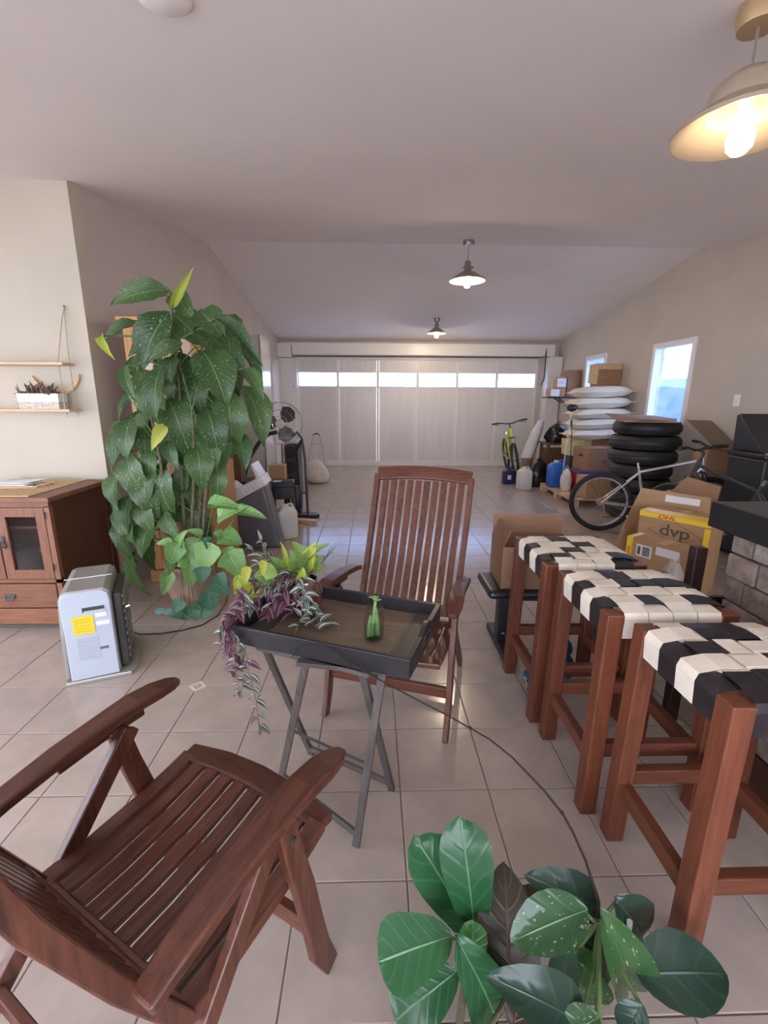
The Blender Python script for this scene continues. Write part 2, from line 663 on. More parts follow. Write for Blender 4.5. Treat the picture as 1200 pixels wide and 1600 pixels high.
def ceilz(y):
    if y < 0.8:
        return 2.42
    if y < 6.2:
        return 2.42 + 0.168 * (y - 0.8)
    return 2.42 + 0.168 * 5.4 - 0.147 * (y - 6.2)


def struct(name, mb, m, parent=None, **kw):
    o = mb.build(name, m, parent, **kw)
    if parent is None:
        o['kind'] = 'structure'
    return o


# ---- floor: grout bed with separate tiles
floor = struct('floor', MB().bb(XFL - .15, XR + .15, YF - .15, YB + .15, -0.15, -0.004), M_grout)
g = 0.0022


def tile_mesh():
    a, b = T / 2 - g, T / 2 - g - 0.002
    vs = [(-a, -a, -.004), (a, -a, -.004), (a, a, -.004), (-a, a, -.004), (-a, -a, -.0012), (a, -a, -.0012), (a, a, -.0012), (-a, a, -.0012),
          (-b, -b, 0), (b, -b, 0), (b, b, 0), (-b, b, 0)]
    fs = [(8, 9, 10, 11)] + [(i, (i + 1) % 4, 4 + (i + 1) % 4, 4 + i) for i in range(4)] + [(4 + i, 4 + (i + 1) % 4, 8 + (i + 1) % 4, 8 + i) for i in range(4)]
    return vs, fs


tv, tf = tile_mesh()
tme = bpy.data.meshes.new('floor_tile')
tme.from_pydata(tv, [], tf)
tme.materials.append(M_tile)
cells = []
for c in range(-9, 17):
    for r in range(-10, 28):
        cx, cy = GX0 + (c + .5) * T, GY0 + (r + .5) * T
        if cx < XFL - .2 or cx > XR + .2 or cy < YF - .2 or cy > YB + .2:
            continue
        if cy > YC + .25 and cx < XL - .25:
            continue
        d = V((cx, cy, 0)) - CAM
        zc = d.dot(FWD)
        vis = False
        if zc > 0.2:
            u, w = 600 + FPX * d.dot(RIGHT) / zc, 800 - FPX * d.dot(UP) / zc
            vis = -60 < u < 1260 and w < 1700
        cells.append((0 if vis else 1, d.length, cx, cy))
cells.sort()
rest = MB()
for i, (nv, dl, cx, cy) in enumerate(cells):
    if i < 290 and not nv:
        o = bpy.data.objects.new('floor_tile', tme)
        COL.objects.link(o)
        o.parent = floor
        o.location = (cx, cy, 0)
        o.rotation_euler = (random.uniform(-.0008, .0008), random.uniform(-.0008, .0008), random.randrange(4) * PI / 2)
    else:
        rest.add([(x + cx, y + cy, z) for x, y, z in tv], tf)
tag(rest.build('tile_field', M_tile, floor), kind='stuff')
# small diamond insets where four tiles meet
for c, r in ((2, 3), (0, 0), (10, 3), (6, 7), (10, 11), (2, 11)):
    cx, cy = GX0 + c * T, GY0 + r * T
    q = 0.048
    o = MB().prism([(cx - q, cy, -.003), (cx, cy - q, -.003), (cx + q, cy, -.003), (cx, cy + q, -.003)], (0, 0, .0036)).build('inset_tile', M_inset2, floor)
    q = 0.026
    MB().prism([(cx - q, cy, 0), (cx, cy - q, 0), (cx + q, cy, 0), (cx, cy + q, 0)], (0, 0, .0012)).build('inset_tile', M_inset, floor)

# ---- ceiling: two slopes meeting at a ridge, flat over the near end
ys = [YF - .15, 0.8, 6.2, YB + .15]
cm = MB()
for a, b in zip(ys[:-1], ys[1:]):
    za, zb = ceilz(a), ceilz(b - 1e-6)
    cm.prism([(XFL - .15, a, za), (XFL - .15, b, zb), (XFL - .15, b, zb + .15), (XFL - .15, a, za + .15)], (XR - XFL + .3, 0, 0))
struct('ceiling', cm, M_ceil)


def wall_x(mb, x0, x1, y0, y1, holes=()):
    """wall lying along y with its top following the ceiling; holes (ya, yb, za, zb)"""
    cuts = sorted({y0, y1, 0.8, 6.2, *[h[0] for h in holes], *[h[1] for h in holes]})
    cuts = [c for c in cuts if y0 <= c <= y1]
    for a, b in zip(cuts[:-1], cuts[1:]):
        hs = [h for h in holes if h[0] <= a + 1e-6 and h[1] >= b - 1e-6]
        ta, tb = ceilz(a), ceilz(b - 1e-6)
        spans = [(0, None)] if not hs else [(0, hs[0][2]), (hs[0][3], None)]
        for lo, hi in spans:
            za, zb = (ta, tb) if hi is None else (hi, hi)
            mb.prism([(x0, a, lo), (x0, b, lo), (x0, b, zb), (x0, a, za)], (x1 - x0, 0, 0))
    return mb


W1 = (6.05, 6.91, 1.15, 2.25)
W2 = (8.33, 9.07, 1.25, 2.26)
struct('wall_right', wall_x(MB(), XR, XR + .15, YF, YB, (W1, W2)), M_wall)
struct('wall_left', wall_x(MB(), XL - .15, XL, YC + .15, YB, ()), M_wall2)
struct('wall_left_front', MB().prism([(XFL, YC, 0), (XFL, YC + .15, 0), (XFL, YC + .15, ceilz(YC + .15)), (XFL, YC, ceilz(YC))], (XL - XFL, 0, 0)), mat('wall_plaster_warm', (0.53, 0.49, 0.405), 0.9, var=0.05, scale=2.0, bump=0.35, bscale=90))
WL = (-1.7, 2.2, 0.45, 2.18)
struct('wall_left_side', wall_x(MB(), XFL - .15, XFL, YF, YC + .15, (WL,)), M_wall)
# back wall round the garage opening
DX0, DX1, DZ = -1.64, 3.67, 2.36
zt = ceilz(YB)
struct('wall_back', MB().bb(XL - .15, DX0, YB, YB + .15, 0, zt).bb(DX1, XR + .15, YB, YB + .15, 0, zt).bb(DX0, DX1, YB, YB + .15, DZ, zt), M_wall2)
# rear wall behind the camera with a wide glazed opening
RW = (-4.1, 3.4, 0.45, 2.2)  # unseen sill, raised to keep daylight off the near floor
struct('wall_rear', MB().bb(XFL - .15, RW[0], YF - .15, YF, 0, 2.42).bb(RW[1], XR + .15, YF - .15, YF, 0, 2.42)
       .bb(RW[0], RW[1], YF - .15, YF, 0, RW[2]).bb(RW[0], RW[1], YF - .15, YF, RW[3], 2.42), M_wall)


def window_x(name, x, h, depth=.07, sash=True):
    ya, yb, za, zb = h
    e = 0.07
    o = MB().bb(x - .02, x + depth, ya - .03, ya + e - .03, za - .03, zb + .03).bb(x - .02, x + depth, yb - e + .03, yb + .03, za - .03, zb + .03) \
        .bb(x - .02, x + depth, ya + e - .03, yb - e + .03, za - .03, za + e - .03).bb(x - .02, x + depth, ya + e - .03, yb - e + .03, zb - e + .03, zb + .03) \
        .build(name, M_white, bevel=.004)
    o['kind'] = 'structure'
    MB().bb(x + .03, x + .036, ya + e - .035, yb - e + .035, za + e - .035, zb - e + .035).build('window_pane', M_glass, o)
    return o


window_x('window_1', XR, W1)
window_x('window_2', XR, W2)
w3 = MB()
for i in range(5):
    xx = RW[0] + (RW[1] - RW[0]) * i / 4
    w3.bb(xx - .035, xx + .035, YF - .1, YF - .02, RW[2], RW[3])
w3.bb(RW[0], RW[1], YF - .1, YF - .02, RW[2], RW[2] + .07).bb(RW[0], RW[1], YF - .1, YF - .02, RW[3] - .07, RW[3])
w3 = struct('window_3', w3, M_white)
w4 = MB()
for i in range(4):
    yy = WL[0] + (WL[1] - WL[0]) * i / 3
    w4.bb(XFL - .1, XFL - .02, yy - .035, yy + .035, WL[2], WL[3])
w4 = struct('window_4', w4, M_white)

# ---- garage end: piers, header box
struct('trim_1', MB().bb(XL, DX0 + .03, YB - .12, YB, 0, 2.33), M_white)
struct('trim_2', MB().bb(DX1 + .12, XR - .02, YB - .30, YB, 0, 2.38), M_white)
struct('trim_3', MB().bb(-1.93, XR - .15, YB - .16, YB, 2.40, 2.64).bb(XL, -1.70, YB - .2, YB, 2.34, 2.62), M_white, bevel=.006)
gd = thing('garage_door', 'wide white sectional garage door with a row of glazed panes along its top', 'garage door', (0, YB + .03, 0))
n = 6
px = [DX0 + .02 + (DX1 - DX0 - .04) * i / n for i in range(n + 1)]
for i in range(n):
    a, b = px[i] + .03, px[i + 1] - .03
    MB().bb(a, b, 0, .03, .10, 1.74).build('panel', M_door, gd, bevel=.004)
    MB().bb(a, b, 0, .03, 2.06, 2.30).build('panel', M_door, gd, bevel=.004)
    MB().bb(a, b, .012, .018, 1.75, 2.05).build('window_pane', M_glass, gd)
for i in range(n + 1):
    MB().bb(px[i] - .028, px[i] + .028, -.012, .04, .02, 2.34).build('stile', M_white, gd, bevel=.003)
MB().bb(DX0, DX1, -.02, .115, .0, .105).build('bottom_rail', M_white, gd, bevel=.004)
MB().bb(DX0 - .02, DX1 + .02, -.01, .11, 2.295, DZ + .03).build('head_rail', M_white, gd)
for z in (1.745, 2.055):
    MB().bb(DX0 + .02, DX1 - .02, -.006, .036, z - .014, z + .014).build('rail', M_white, gd)
# dark conduit over the door, dropping at both ends
y0 = YB - .19
cable = MB().tube([(-1.60, y0, 2.36), (3.62, y0, 2.37)], .010, 6).tube([(-1.70, y0, 2.58), (-1.70, y0, 2.36), (-1.6, y0, 2.36)], .009, 6) \
    .tube([(3.62, y0, 2.37), (3.74, y0 + .02, 2.40), (3.76, y0 + .02, 2.56)], .009, 6).tube([(3.755, y0 + .02, 2.5), (3.755, y0 + .02, 1.92), (3.70, y0 + .02, 1.80)], .013, 6) \
    .build('door_cable', M_blackm, smooth=True)
tag(cable, 'thin dark cable running along the header above the garage door', 'cable')
kn = MB().sphere((0, 0, 0), .035, 10, 6).tube([(0, 0, 0), (.03, 0, .1), (.02, 0, .6)], .008, 6).build('pull_chain', M_milky, smooth=True)
kn.location = (-1.66, YB - .17, 1.76)
tag(kn, 'pale pull cord with a round knob hanging at garage door edge', 'pull cord')

# ---- door in the left wall near the garage end
d1 = struct('door_1', MB().bb(XL, XL + .03, 9.62, 9.70, 0, 2.25).bb(XL, XL + .03, 10.22, 10.30, 0, 2.25).bb(XL, XL + .03, 9.62, 10.30, 2.17, 2.25), M_white, bevel=.003)
MB().bb(XL + .001, XL + .018, 9.70, 10.22, 0.01, 2.17).build('door_leaf', M_white, d1)
# light switch on the right wall
sw = thing('light_switch', 'white plastic light switch plate on the right wall beside the window', 'switch', (XR, 5.2, 1.5))
MB().bb(-.012, 0, -.045, .045, -.065, .065).build('plate', M_white, sw, bevel=.004)
MB().bb(-.018, -.011, -.018, .018, -.035, .035).build('rocker', M_white, sw, bevel=.002)
# round cover plate on the near ceiling
p = atY(258, 4, 1.56)
cp = thing('ceiling_cover_plate', 'round white blank cover plate on the sloping ceiling', 'cover plate', (p.x, 1.56, ceilz(1.56) - .001))
MB().lathe([(.0, -.012), (.055, -.012), (.07, -.004), (.072, .0)], seg=28, axis=RX(math.atan(.168))).build('plate', M_ceil, cp, smooth=True)

# ---- outdoors beyond the windows
struct('ground_outside', MB().bb(-25, 30, -25, 40, -.6, -.2), mat('outdoor_paving', (0.60, 0.57, 0.54), 0.9, var=.1))  # unseen ground, made pale to bounce daylight onto the ceiling
struct('wall_yard', MB().bb(6.6, 6.8, 0, 16, -.2, 1.95), mat('yard_wall_render', (0.20, 0.25, 0.33), .9, var=.25, scale=4))
struct('wall_yard_return', MB().bb(XR + .16, 5.75, 9.4, 9.6, -.2, 4.2), mat('yard_return_render', (0.30, 0.34, 0.40), .9, var=.06, scale=2))

# ================================================================ ceiling lamps
M_bulb = mat('bulb', (1, .9, .75), .3, emit=(1.0, 0.80, 0.56), estr=430.0)
M_bulb_soft = mat('bulb_soft', (1, .9, .75), .3, emit=(1.0, 0.80, 0.56), estr=30.0)
M_enamel = mat('shade_enamel', (0.33, 0.26, 0.19), 0.35, var=0.1)
M_lampmetal = mat('lamp_metal', (0.30, 0.27, 0.25), 0.35, metal=0.6, var=0.1)


def pendant(label, xy, top, cord, r, brass, dome=False):
    x, y = xy
    t = thing('pendant_lamp', label, 'lamp', (x, y, top), group='pendant lamps along the ceiling')
    MB().lathe([(0, -.055), (r * .28, -.055), (r * .32, -.03), (r * .30, .01), (0, .01)], seg=20, axis=None).build('ceiling_canopy', brass, t, smooth=True)
    MB().tube([(0, 0, -.05), (0, 0, -cord)], .004, 6).build('cord', M_lampmetal, t)
    z = -cord
    MB().lathe([(0, .01), (r * .16, .0), (r * .20, -.06), (r * .33, -.065), (r * .33, -.075), (r * .2, -.08), (r * .2, -.115), (0, -.115)], (0, 0, z), 18).build('socket', M_lampmetal, t, smooth=True)
    if dome:
        t.children[2].scale = (1, 1, .35)
        t.children[2].location = (0, 0, z * .65)
    pr = [(.012, -.0), (r * .3, -.012), (r * .5, -.04), (r * .56, -.085), (r * .75, -.105), (r, -.135), (r, -.145), (r * .98, -.145), (r * .73, -.118), (r * .52, -.1), (r * .45, -.05), (.012, -.02)] if dome else [(r * .16, -.10), (r * .30, -.11), (r * .62, -.15), (r * .9, -.185), (r, -.20), (r, -.212), (r * .98, -.212), (r * .88, -.195), (r * .6, -.162), (r * .28, -.122), (r * .16, -.112)]
    MB().lathe(pr, (0, 0, z), 28).build('lamp_shade', M_enamel, t, smooth=True)
    MB().lathe([(0, -.25), (.018, -.247), (.032, -.232), (.036, -.21), (.03, -.185), (.016, -.15), (.014, -.118), (0, -.118)], (0, 0, z + (.045 if dome else -.035)), 14).build('bulb', M_bulb_soft if dome else M_bulb, t, smooth=True)
    return t


M_brass = mat('aged_brass', (0.42, 0.29, 0.16), 0.4, metal=0.3, var=.1)
pa = atY(733, 372, 5.83)
pendant('shaded pendant lamp hanging from the ceiling ridge above the slatted chair', (pa.x, 5.83), ceilz(5.83), .22, .21, M_lampmetal)
pb = atY(683, 490, 8.95)
pendant('short pendant lamp near the garage door, smallest of the ceiling lamps', (pb.x, 8.95), ceilz(8.95), .05, .17, M_lampmetal)
pendant('wide shaded pendant lamp with tan canopy hanging beside the bar', (1.050, 1.5), ceilz(1.5), .150, .178, M_brass, True)
# ================================================================ folding slatted chairs
def make_chair(label, loc, rz, recl=29.0):
    t = thing('folding_chair', label, 'chair', (*loc, 0), rz, 'slatted folding armchairs')
    # seat
    MB().sweep([(-.262, .205, .418), (-.13, .225, .424), (0, .23, .426), (.13, .225, .424), (.262, .205, .418)], [.062, .07, .074, .07, .062], .026).build('seat_rail', TEAK['X'], t, bevel=.006)
    MB().box((0, -.225, .385), (.52, .05, .026)).build('seat_rail', TEAK['X'], t, bevel=.005)
    n = 10
    for i in range(n):
        x = -.243 + .486 * i / (n - 1)
        edge = i in (0, n - 1)
        MB().sweep([(x * 1.0, -.215, .386), (x, -.1, .384), (x, .05, .394), (x, .14, .408), (x, .20, .420)], (.045 if edge else .0405), .030 if edge else .018).build('slat', TEAK['Y'], t, bevel=.003)
    for s in (-1, 1):
        x = .295 * s
        # arm: broad, gently bowed, rounded at the front
        pts = [(x, -.31, .60), (x, -.24, .622), (x, -.12, .646), (x, 0, .660), (x * 1.01, .08, .665), (x * 1.02, .15, .660), (x * 1.03, .20, .652), (x * 1.03, .228, .647)]
        a = MB().sweep(pts, [.052, .06, .064, .066, .072, .070, .052, .026], [.026, .028, .03, .03, .03, .029, .026, .022]).build('armrest', TEAK['Y'], t, bevel=.007, seg=3)
        MB().sweep([(x, -.13, .618), (x, -.02, .630), (x, .10, .635)], .022, .035).build('arm_rack', TEAK['Y'], a, bevel=.003)
        # front leg with curved foot, rear leg
        xo = .292 * s
        MB().sweep([(xo, .02, .63), (xo, .045, .50), (xo, .075, .38), (xo, .10, .25), (xo, .125, .12), (xo, .168, .009)], .026, [.05, .055, .058, .058, .062, .05], up=(0, 1, 0)).build('leg', TEAK['Z'], t, bevel=.005)
        xi = .268 * s
        MB().sweep([(xi, .045, .623), (xi, -.2, .33), (xi, -.40, .11), (xi, -.48, .0145)], .024, .048, up=(0, 1, 0)).build('leg', TEAK['Z'], t, bevel=.004)
        # bolt heads
        MB().lathe([(0, -.003), (.009, -.002), (.009, .003), (0, .004)], (xo + .014 * s, .035, .565), 10, RY(s * PI / 2)).build('bolt', M_darkgrey, t)
    MB().bar((-.28, .105, .215), (.28, .105, .215), .024, .05).build('stretcher', TEAK['X'], t, bevel=.003)
    MB().bar((-.26, -.33, .19), (.26, -.33, .19), .022, .045).build('stretcher', TEAK['X'], t, bevel=.003)
    # reclined back
    b0 = V((0, -.225, .40))
    ra = math.radians(recl)
    b1 = b0 + V((0, -math.sin(ra), math.cos(ra))) * .768
    bd = (b1 - b0).normalized()
    nb = V((0, bd.z, -bd.y))

    def bp(x, s, off=0):
        return b0 + bd * s + nb * off + V((x, 0, 0))
    L = (b1 - b0).length
    for s in (-1, 1):
        MB().sweep([bp(.252 * s, -.02, .0), bp(.258 * s, .25, -.012), bp(.264 * s, .5, -.010), bp(.268 * s, L, .012)], .03, .034, up=nb).build('stile', TEAK['Z'], t, bevel=.004)
    MB().sweep([bp(-.268, L, .012), bp(-.13, L + .018, .002), bp(0, L + .024, -.002), bp(.13, L + .018, .002), bp(.268, L, .012)], .024, .075, up=bd).build('top_rail', TEAK['X'], t, bevel=.005)
    MB().sweep([bp(-.25, .045, 0), bp(.25, .045, 0)], .022, .06, up=bd).build('back_rail', TEAK['X'], t, bevel=.004)
    for i in range(10):
        x = -.207 + .414 * i / 9
        k = x / .25
        MB().sweep([bp(x, .06, 0), bp(x, .3, -.014), bp(x * 1.03, .52, -.012), bp(x * 1.05, L - .025, .002)], .034, .012, up=nb).build('slat', TEAK['Z'], t, bevel=.002)
    return t


make_chair('reddish brown slatted folding armchair behind the black tray table', (.105, 1.995), math.radians(161.5))
make_chair('dark brown slatted folding armchair beside the silver heater, its seat empty', (-.452, .925), math.radians(-30), 20.5)

# ================================================================ tray table
M_trayblack = mat('tray_black_stain', (0.020, 0.019, 0.021), 0.38, var=.35, scale=14, stretch=(1, 6, 1))
M_trayface = wood('tray_brown', (0.105, 0.073, 0.050), (0.19, 0.142, 0.10), 'X', .45)
TC = V((-.115, 1.576, 0))
TRZ = math.radians(-21)
tt = thing('tray_table', 'black wooden butler tray with handles on crossed folding legs', 'table', TC, TRZ)
hx, hy, z0, z1 = .331, .208, .652, .720
tb = MB().bb(-hx + .012, hx - .012, -hy + .012, hy - .012, z0 + .004, z0 + .018).build('tray_base', M_trayface, tt)
for s in (-1, 1):
    MB().bb(-hx, hx, s * hy - .008, s * hy + .008, z0, z1).build('tray_side', M_trayblack, tt, bevel=.003)
    MB().bb(s * (hx - .10), s * (hx - .009), -hy + .01, hy - .01, z0 + .017, z0 + .021).build('tray_band', GREY['Y'], tt)
    # end board with a hand hole
    x = s * (hx - .008)
    e = MB()
    hl = .06
    e.bb(x - .008, x + .008, -hy + .008, -hl, z0, z1).bb(x - .008, x + .008, hl, hy - .008, z0, z1).bb(x - .008, x + .008, -hl, hl, z0, z0 + .022)
    for k in range(8):
        a, b = -hl + 2 * hl * k / 8, -hl + 2 * hl * (k + 1) / 8
        za, zb = [z1 + .002 + .020 * math.cos(q / hl * PI / 2) for q in (a, b)]
        ba, bb_ = [z0 + .040 + .014 * math.cos(q / hl * PI / 2) for q in (a, b)]
        e.prism([(x - .008, a, ba), (x - .008, b, bb_), (x - .008, b, zb), (x - .008, a, za)], (.016, 0, 0))
    e.build('tray_end', M_trayblack, tt)
RI = Matrix.Rotation(-TRZ, 3, 'Z')


def tl(p):
    return RI @ (V(p) - TC)


A1, A2 = tl(atZ(438, 1222)), tl(atZ(556, 1322))
B1, B2 = tl(atZ(487, 1178)), tl(atZ(612, 1234))
a1, a2 = tl(atZ(478, 1036, .635)), tl(atZ(598, 1048, .635))
b1, b2 = tl(atZ(414, 1012, .635)), tl(atZ(566, 1050, .635))
for p, q in ((A1, a1), (A2, a2), (B1, b1), (B2, b2)):
    MB().bar(p, q, .016, .026, up=(1, 0, 0)).build('leg', GREY['Z'], tt, bevel=.002)
for p, q, e in ((a1, a2, .03), (b1, b2, .03)):
    d = (q - p).normalized() * e
    MB().bar(p - d, q + d, .03, .016).build('top_rail', GREY['X'], tt, bevel=.002)
MB().bar(A1.lerp(a1, .07), A2.lerp(a2, .07), .014, .024).build('stretcher', GREY['X'], tt, bevel=.002)
MB().bar(B1.lerp(b1, .07), B2.lerp(b2, .07), .014, .024).build('stretcher', GREY['X'], tt, bevel=.002)
MB().tube([A1.lerp(a1, .48), A2.lerp(a2, .48)], .005, 6).build('pivot_rod', M_darkgrey, tt)


def trayp(x, y, z=z0 + .022):
    """point on the tray in world space (x along the long side)"""
    return TC + RZ(TRZ) @ V((x, y, z))


# glass jar with a green cutting
jp = atZ(584, 998, z0 + .019)
jar = thing('glass_jar', 'small clear glass jar holding green stem cuttings in water', 'jar', (jp.x, jp.y, z0 + .0195))
M_jar = glass('jar_glass', (.965, .98, .97), .03, 1.4)
MB().lathe([(.0, .0), (.032, .0), (.036, .006), (.036, .085), (.031, .098), (.031, .112), (.034, .114), (.034, .118), (.029, .118), (.029, .1), (.033, .085), (.033, .008), (0, .006)], seg=24).build('jar_body', M_jar, jar, smooth=True)
MB().lathe([(0, .008), (.032, .008), (.032, .06), (0, .06)], seg=20).build('water', glass('water', (.95, .97, .93), .01, .5), jar)
M_cut = mat('cutting_green', (0.16, 0.30, 0.09), .5, var=.25, scale=30)
MB().tube([(-.006, 0, .012), (.0, .002, .08), (.006, 0, .145)], [.007, .006, .005], 8).build('stem', M_cut, jar, smooth=True)
MB().tube([(.014, .006, .012), (.012, .004, .06), (.008, .002, .12)], [.008, .008, .003], 8).build('stem', M_cut, jar, smooth=True)
MB().tube([(-.018, -.004, .012), (-.016, .004, .05), (-.01, .0, .09)], [.007, .007, .004], 8).build('stem', M_cut, jar, smooth=True)
M_young = leafmat('young_leaf', (0.20, 0.42, 0.10), (0.30, 0.5, 0.15), (0.4, 0.6, 0.3))
lm = leaf_mesh('oval', M_young, .2, .2)
for k in range(4):
    a = k * 1.7
    bs = V((jp.x, jp.y, z0 + .02)) + V((.004, 0, .138 + .006 * k))
    leaf(jar, lm, bs, bs + V((.022 * math.cos(a), .022 * math.sin(a), .014)), .018, (0, 0, 1))

# ================================================================ woven bar stools
M_hideW = mat('white_cowhide', (0.74, 0.68, 0.57), 0.75, var=0.14, scale=7, bump=.5, bscale=160)
M_hideB = mat('black_cowhide', (0.016, 0.012, 0.014), 0.5, var=.5, scale=30, bump=.5, bscale=160)


def ribbon(pts, lat, w, th, mi):
    """flat strap along pts with constant lateral direction"""
    mb = MB()
    lat = V(lat)
    pts = [V(p) for p in pts]
    n = len(pts)
    R = []
    for i, p in enumerate(pts):
        d = (pts[min(i + 1, n - 1)] - pts[max(i - 1, 0)]).normalized()
        nn = lat.cross(d).normalized()
        R.append([p - lat * w / 2, p + lat * w / 2, p + lat * (w / 2 - .004) + nn * th, p - lat * (w / 2 - .004) + nn * th])
    for i in range(n - 1):
        mb.cur = mi[i]
        a, b = R[i], R[i + 1]
        vs = a + b
        mb.add(vs, [(k, (k + 1) % 4, 4 + (k + 1) % 4, 4 + k) for k in range(4)])
    mb.cur = mi[0]
    mb.add(R[0], [(3, 2, 1, 0)])
    mb.cur = mi[-1]
    mb.add(R[-1], [(0, 1, 2, 3)])
    return mb


def make_stool(label, x0, x1, y0, y1, rows, left, near, rz=0.0, H=.795):
    cx, cy = (x0 + x1) / 2, (y0 + y1) / 2
    t = thing('bar_stool', label, 'stool', (cx, cy, 0), rz, 'woven bar stools at the counter')
    ax, ay, lw = (x1 - x0) / 2, (y1 - y0) / 2, .058
    for sx in (-1, 1):
        for sy in (-1, 1):
            MB().bar((sx * (ax - lw / 2 + .012), sy * (ay - lw / 2 + .008), 0), (sx * (ax - lw / 2), sy * (ay - lw / 2), H - .012), lw, lw, up=(0, 1, 0)).build('leg', STW['Z'], t, bevel=.004)
    for sx in (-1, 1):
        MB().bb(sx * (ax - .012), sx * (ax - .042), -ay + lw, ay - lw, H - .08, H - .012).build('seat_rail', STW['Y'], t, bevel=.004)
        MB().bb(sx * (ax - .008), sx * (ax - .042), -ay + lw - .005, ay - lw + .005, .19, .245).build('foot_rail', STW['Y'], t, bevel=.003)
    for sy, zz in ((-1, .235), (1, .235)):
        MB().bb(-ax + lw, ax - lw, sy * (ay - .012), sy * (ay - .042), H - .08, H - .012).build('seat_rail', STW['X'], t, bevel=.004)
        MB().bb(-ax + lw - .005, ax - lw + .005, sy * (ay - .012), sy * (ay - .046), zz, zz + .055).build('foot_rail', STW['X'], t, bevel=.003)
    n = 4
    cw = (2 * ay - 2 * lw) / n
    cl = (2 * ax - 2 * lw) / n
    z = H
    amp = .004

    def col(ch):
        return 1 if ch == 'B' else 0
    for i in range(n):      # straps across, i from far to near
        y = ay - lw - cw * (i + .5)
        pts, mi = [(-ax + .008, y, z - .10), (-ax + .003, y, z - .03), (-ax + .012, y, z - .008)], []
        mi = [col(left[i])] * 3
        for j in range(n):
            xa = -ax + lw + cl * j
            up = amp if (i + j) % 2 == 0 else -amp
            pts += [(xa + cl * .15, y, z + up), (xa + cl * .85, y, z + up)]
            mi += [col(rows[i][j])] * 2
        pts += [(ax - .012, y, z - .008), (ax - .003, y, z - .03), (ax - .008, y, z - .10)]
        mi += [col(rows[i][n - 1])] * 2
        mi = mi[:len(pts) - 1]
        while len(mi) < len(pts) - 1:
            mi.append(mi[-1])
        ribbon(pts, (0, 1, 0), cw - .002, .005, mi).build('strap', [M_hideW, M_hideB], t)
    for j in range(n):      # straps lengthways, j from left to right
        x = -ax + lw + cl * (j + .5)
        pts = [(x, ay - .008, z - .10), (x, ay - .003, z - .03), (x, ay - .012, z - .008)]
        mi = [col(rows[0][j])] * 3
        for i in range(n):
            ya = ay - lw - cw * i
            up = -amp if (i + j) % 2 == 0 else amp
            pts += [(x, ya - cw * .15, z + up), (x, ya - cw * .85, z + up)]
            mi += [col(rows[i][j])] * 2
        pts += [(x, -ay + .012, z - .008), (x, -ay + .003, z - .03), (x, -ay + .008, z - .10)]
        mi = mi[:-1] + [col(near[j])] * 4
        mi = mi[:len(pts) - 1]
        while len(mi) < len(pts) - 1:
            mi.append(mi[-1])
        ribbon(pts, (1, 0, 0), cl - .002, .005, mi).build('strap', [M_hideW, M_hideB], t)
    return t


make_stool('wooden bar stool with black and white woven hide seat beside the leafy fig plant', .832, 1.27, .895, 1.312, ['WBBW', 'BWWW', 'WWBW', 'BBWB'], 'WBWB', 'BBWB', H=.825)
make_stool('wooden bar stool with black and white woven hide seat, middle of the three', .785, 1.235, 1.378, 1.802, ['WBWW', 'WBBB', 'WWWW', 'WBWB'], 'WBWB', 'WWWW', H=.815)
make_stool('wooden bar stool with black and white woven hide seat beside the padded bench', .762, 1.215, 1.875, 2.322, ['WBWW', 'WWBW', 'WBWW', 'BWWB'], 'WBWB', 'WWWB', H=.805)

# ================================================================ bar counter
bar = thing('bar_counter', 'bar counter with thick black stone top on a base of rough brown blocks', 'bar counter', (1.72, .8, 0))
BX, BY = 1.72, .8
MB().bb(1.388 - BX, 2.15 - BX, -.45 - BY, 1.80 - BY, .996, 1.10).build('counter_top', M_granite, bar, bevel=.006)
MB().bb(1.515 - BX, 1.98 - BX, -.4 - BY, 1.745 - BY, 0, .995).build('core', M_grout, bar)
MB().bb(1.478 - BX, 1.516 - BX, -.4 - BY, 1.775 - BY, 0, .165).build('skirting', CBD['Y'], bar, bevel=.004)
nr = 8
bh = (.993 - .17) / nr
for r in range(nr):
    za = .17 + r * bh
    y = 1.775 - BY
    first = True
    while y > .55 - BY:
        w = random.uniform(.12, .2) * (.6 if first and r % 2 else 1)
        first = False
        o_ = random.uniform(0, .012)
        MB().bb(1.482 + o_ - BX, 1.53 - BX, y - w + .005, y, za + .003, za + bh - .003).build('stone_block', random.choice([M_stone, M_stone2]), bar, bevel=.006)
        y -= w
    x = 1.535 - BX
    while x < 1.96 - BX:
        w = random.uniform(.12, .18)
        MB().bb(x, min(x + w - .005, 1.98 - BX), 1.73 - BY, 1.775 + random.uniform(-.01, .004) - BY, za + .003, za + bh - .003).build('stone_block', random.choice([M_stone, M_stone2]), bar, bevel=.006)
        x += w

# ================================================================ glazed cabinet on the left
cb = thing('glazed_cabinet', 'low reddish wood cabinet with glass doors and a drawer', 'cabinet', (-2.33, 3.13, 0))
cx, cy = -2.33, 3.13
hw, yf, yk = .335, 2.815 - 3.13, 3.47 - 3.13
for s in (-1, 1):
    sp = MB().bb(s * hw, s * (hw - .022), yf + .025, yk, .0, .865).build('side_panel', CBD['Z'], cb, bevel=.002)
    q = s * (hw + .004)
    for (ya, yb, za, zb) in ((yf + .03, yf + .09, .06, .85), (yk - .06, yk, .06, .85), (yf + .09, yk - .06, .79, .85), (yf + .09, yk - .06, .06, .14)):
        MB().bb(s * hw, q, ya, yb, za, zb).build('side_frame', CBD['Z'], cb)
MB().bb(-hw, hw, yk - .012, yk, .05, .865).build('back_panel', CBD['Z'], cb)
MB().bb(-hw - .012, hw + .012, yf - .012, yk, .866, .896).build('cabinet_top', CB['X'], cb, bevel=.004)
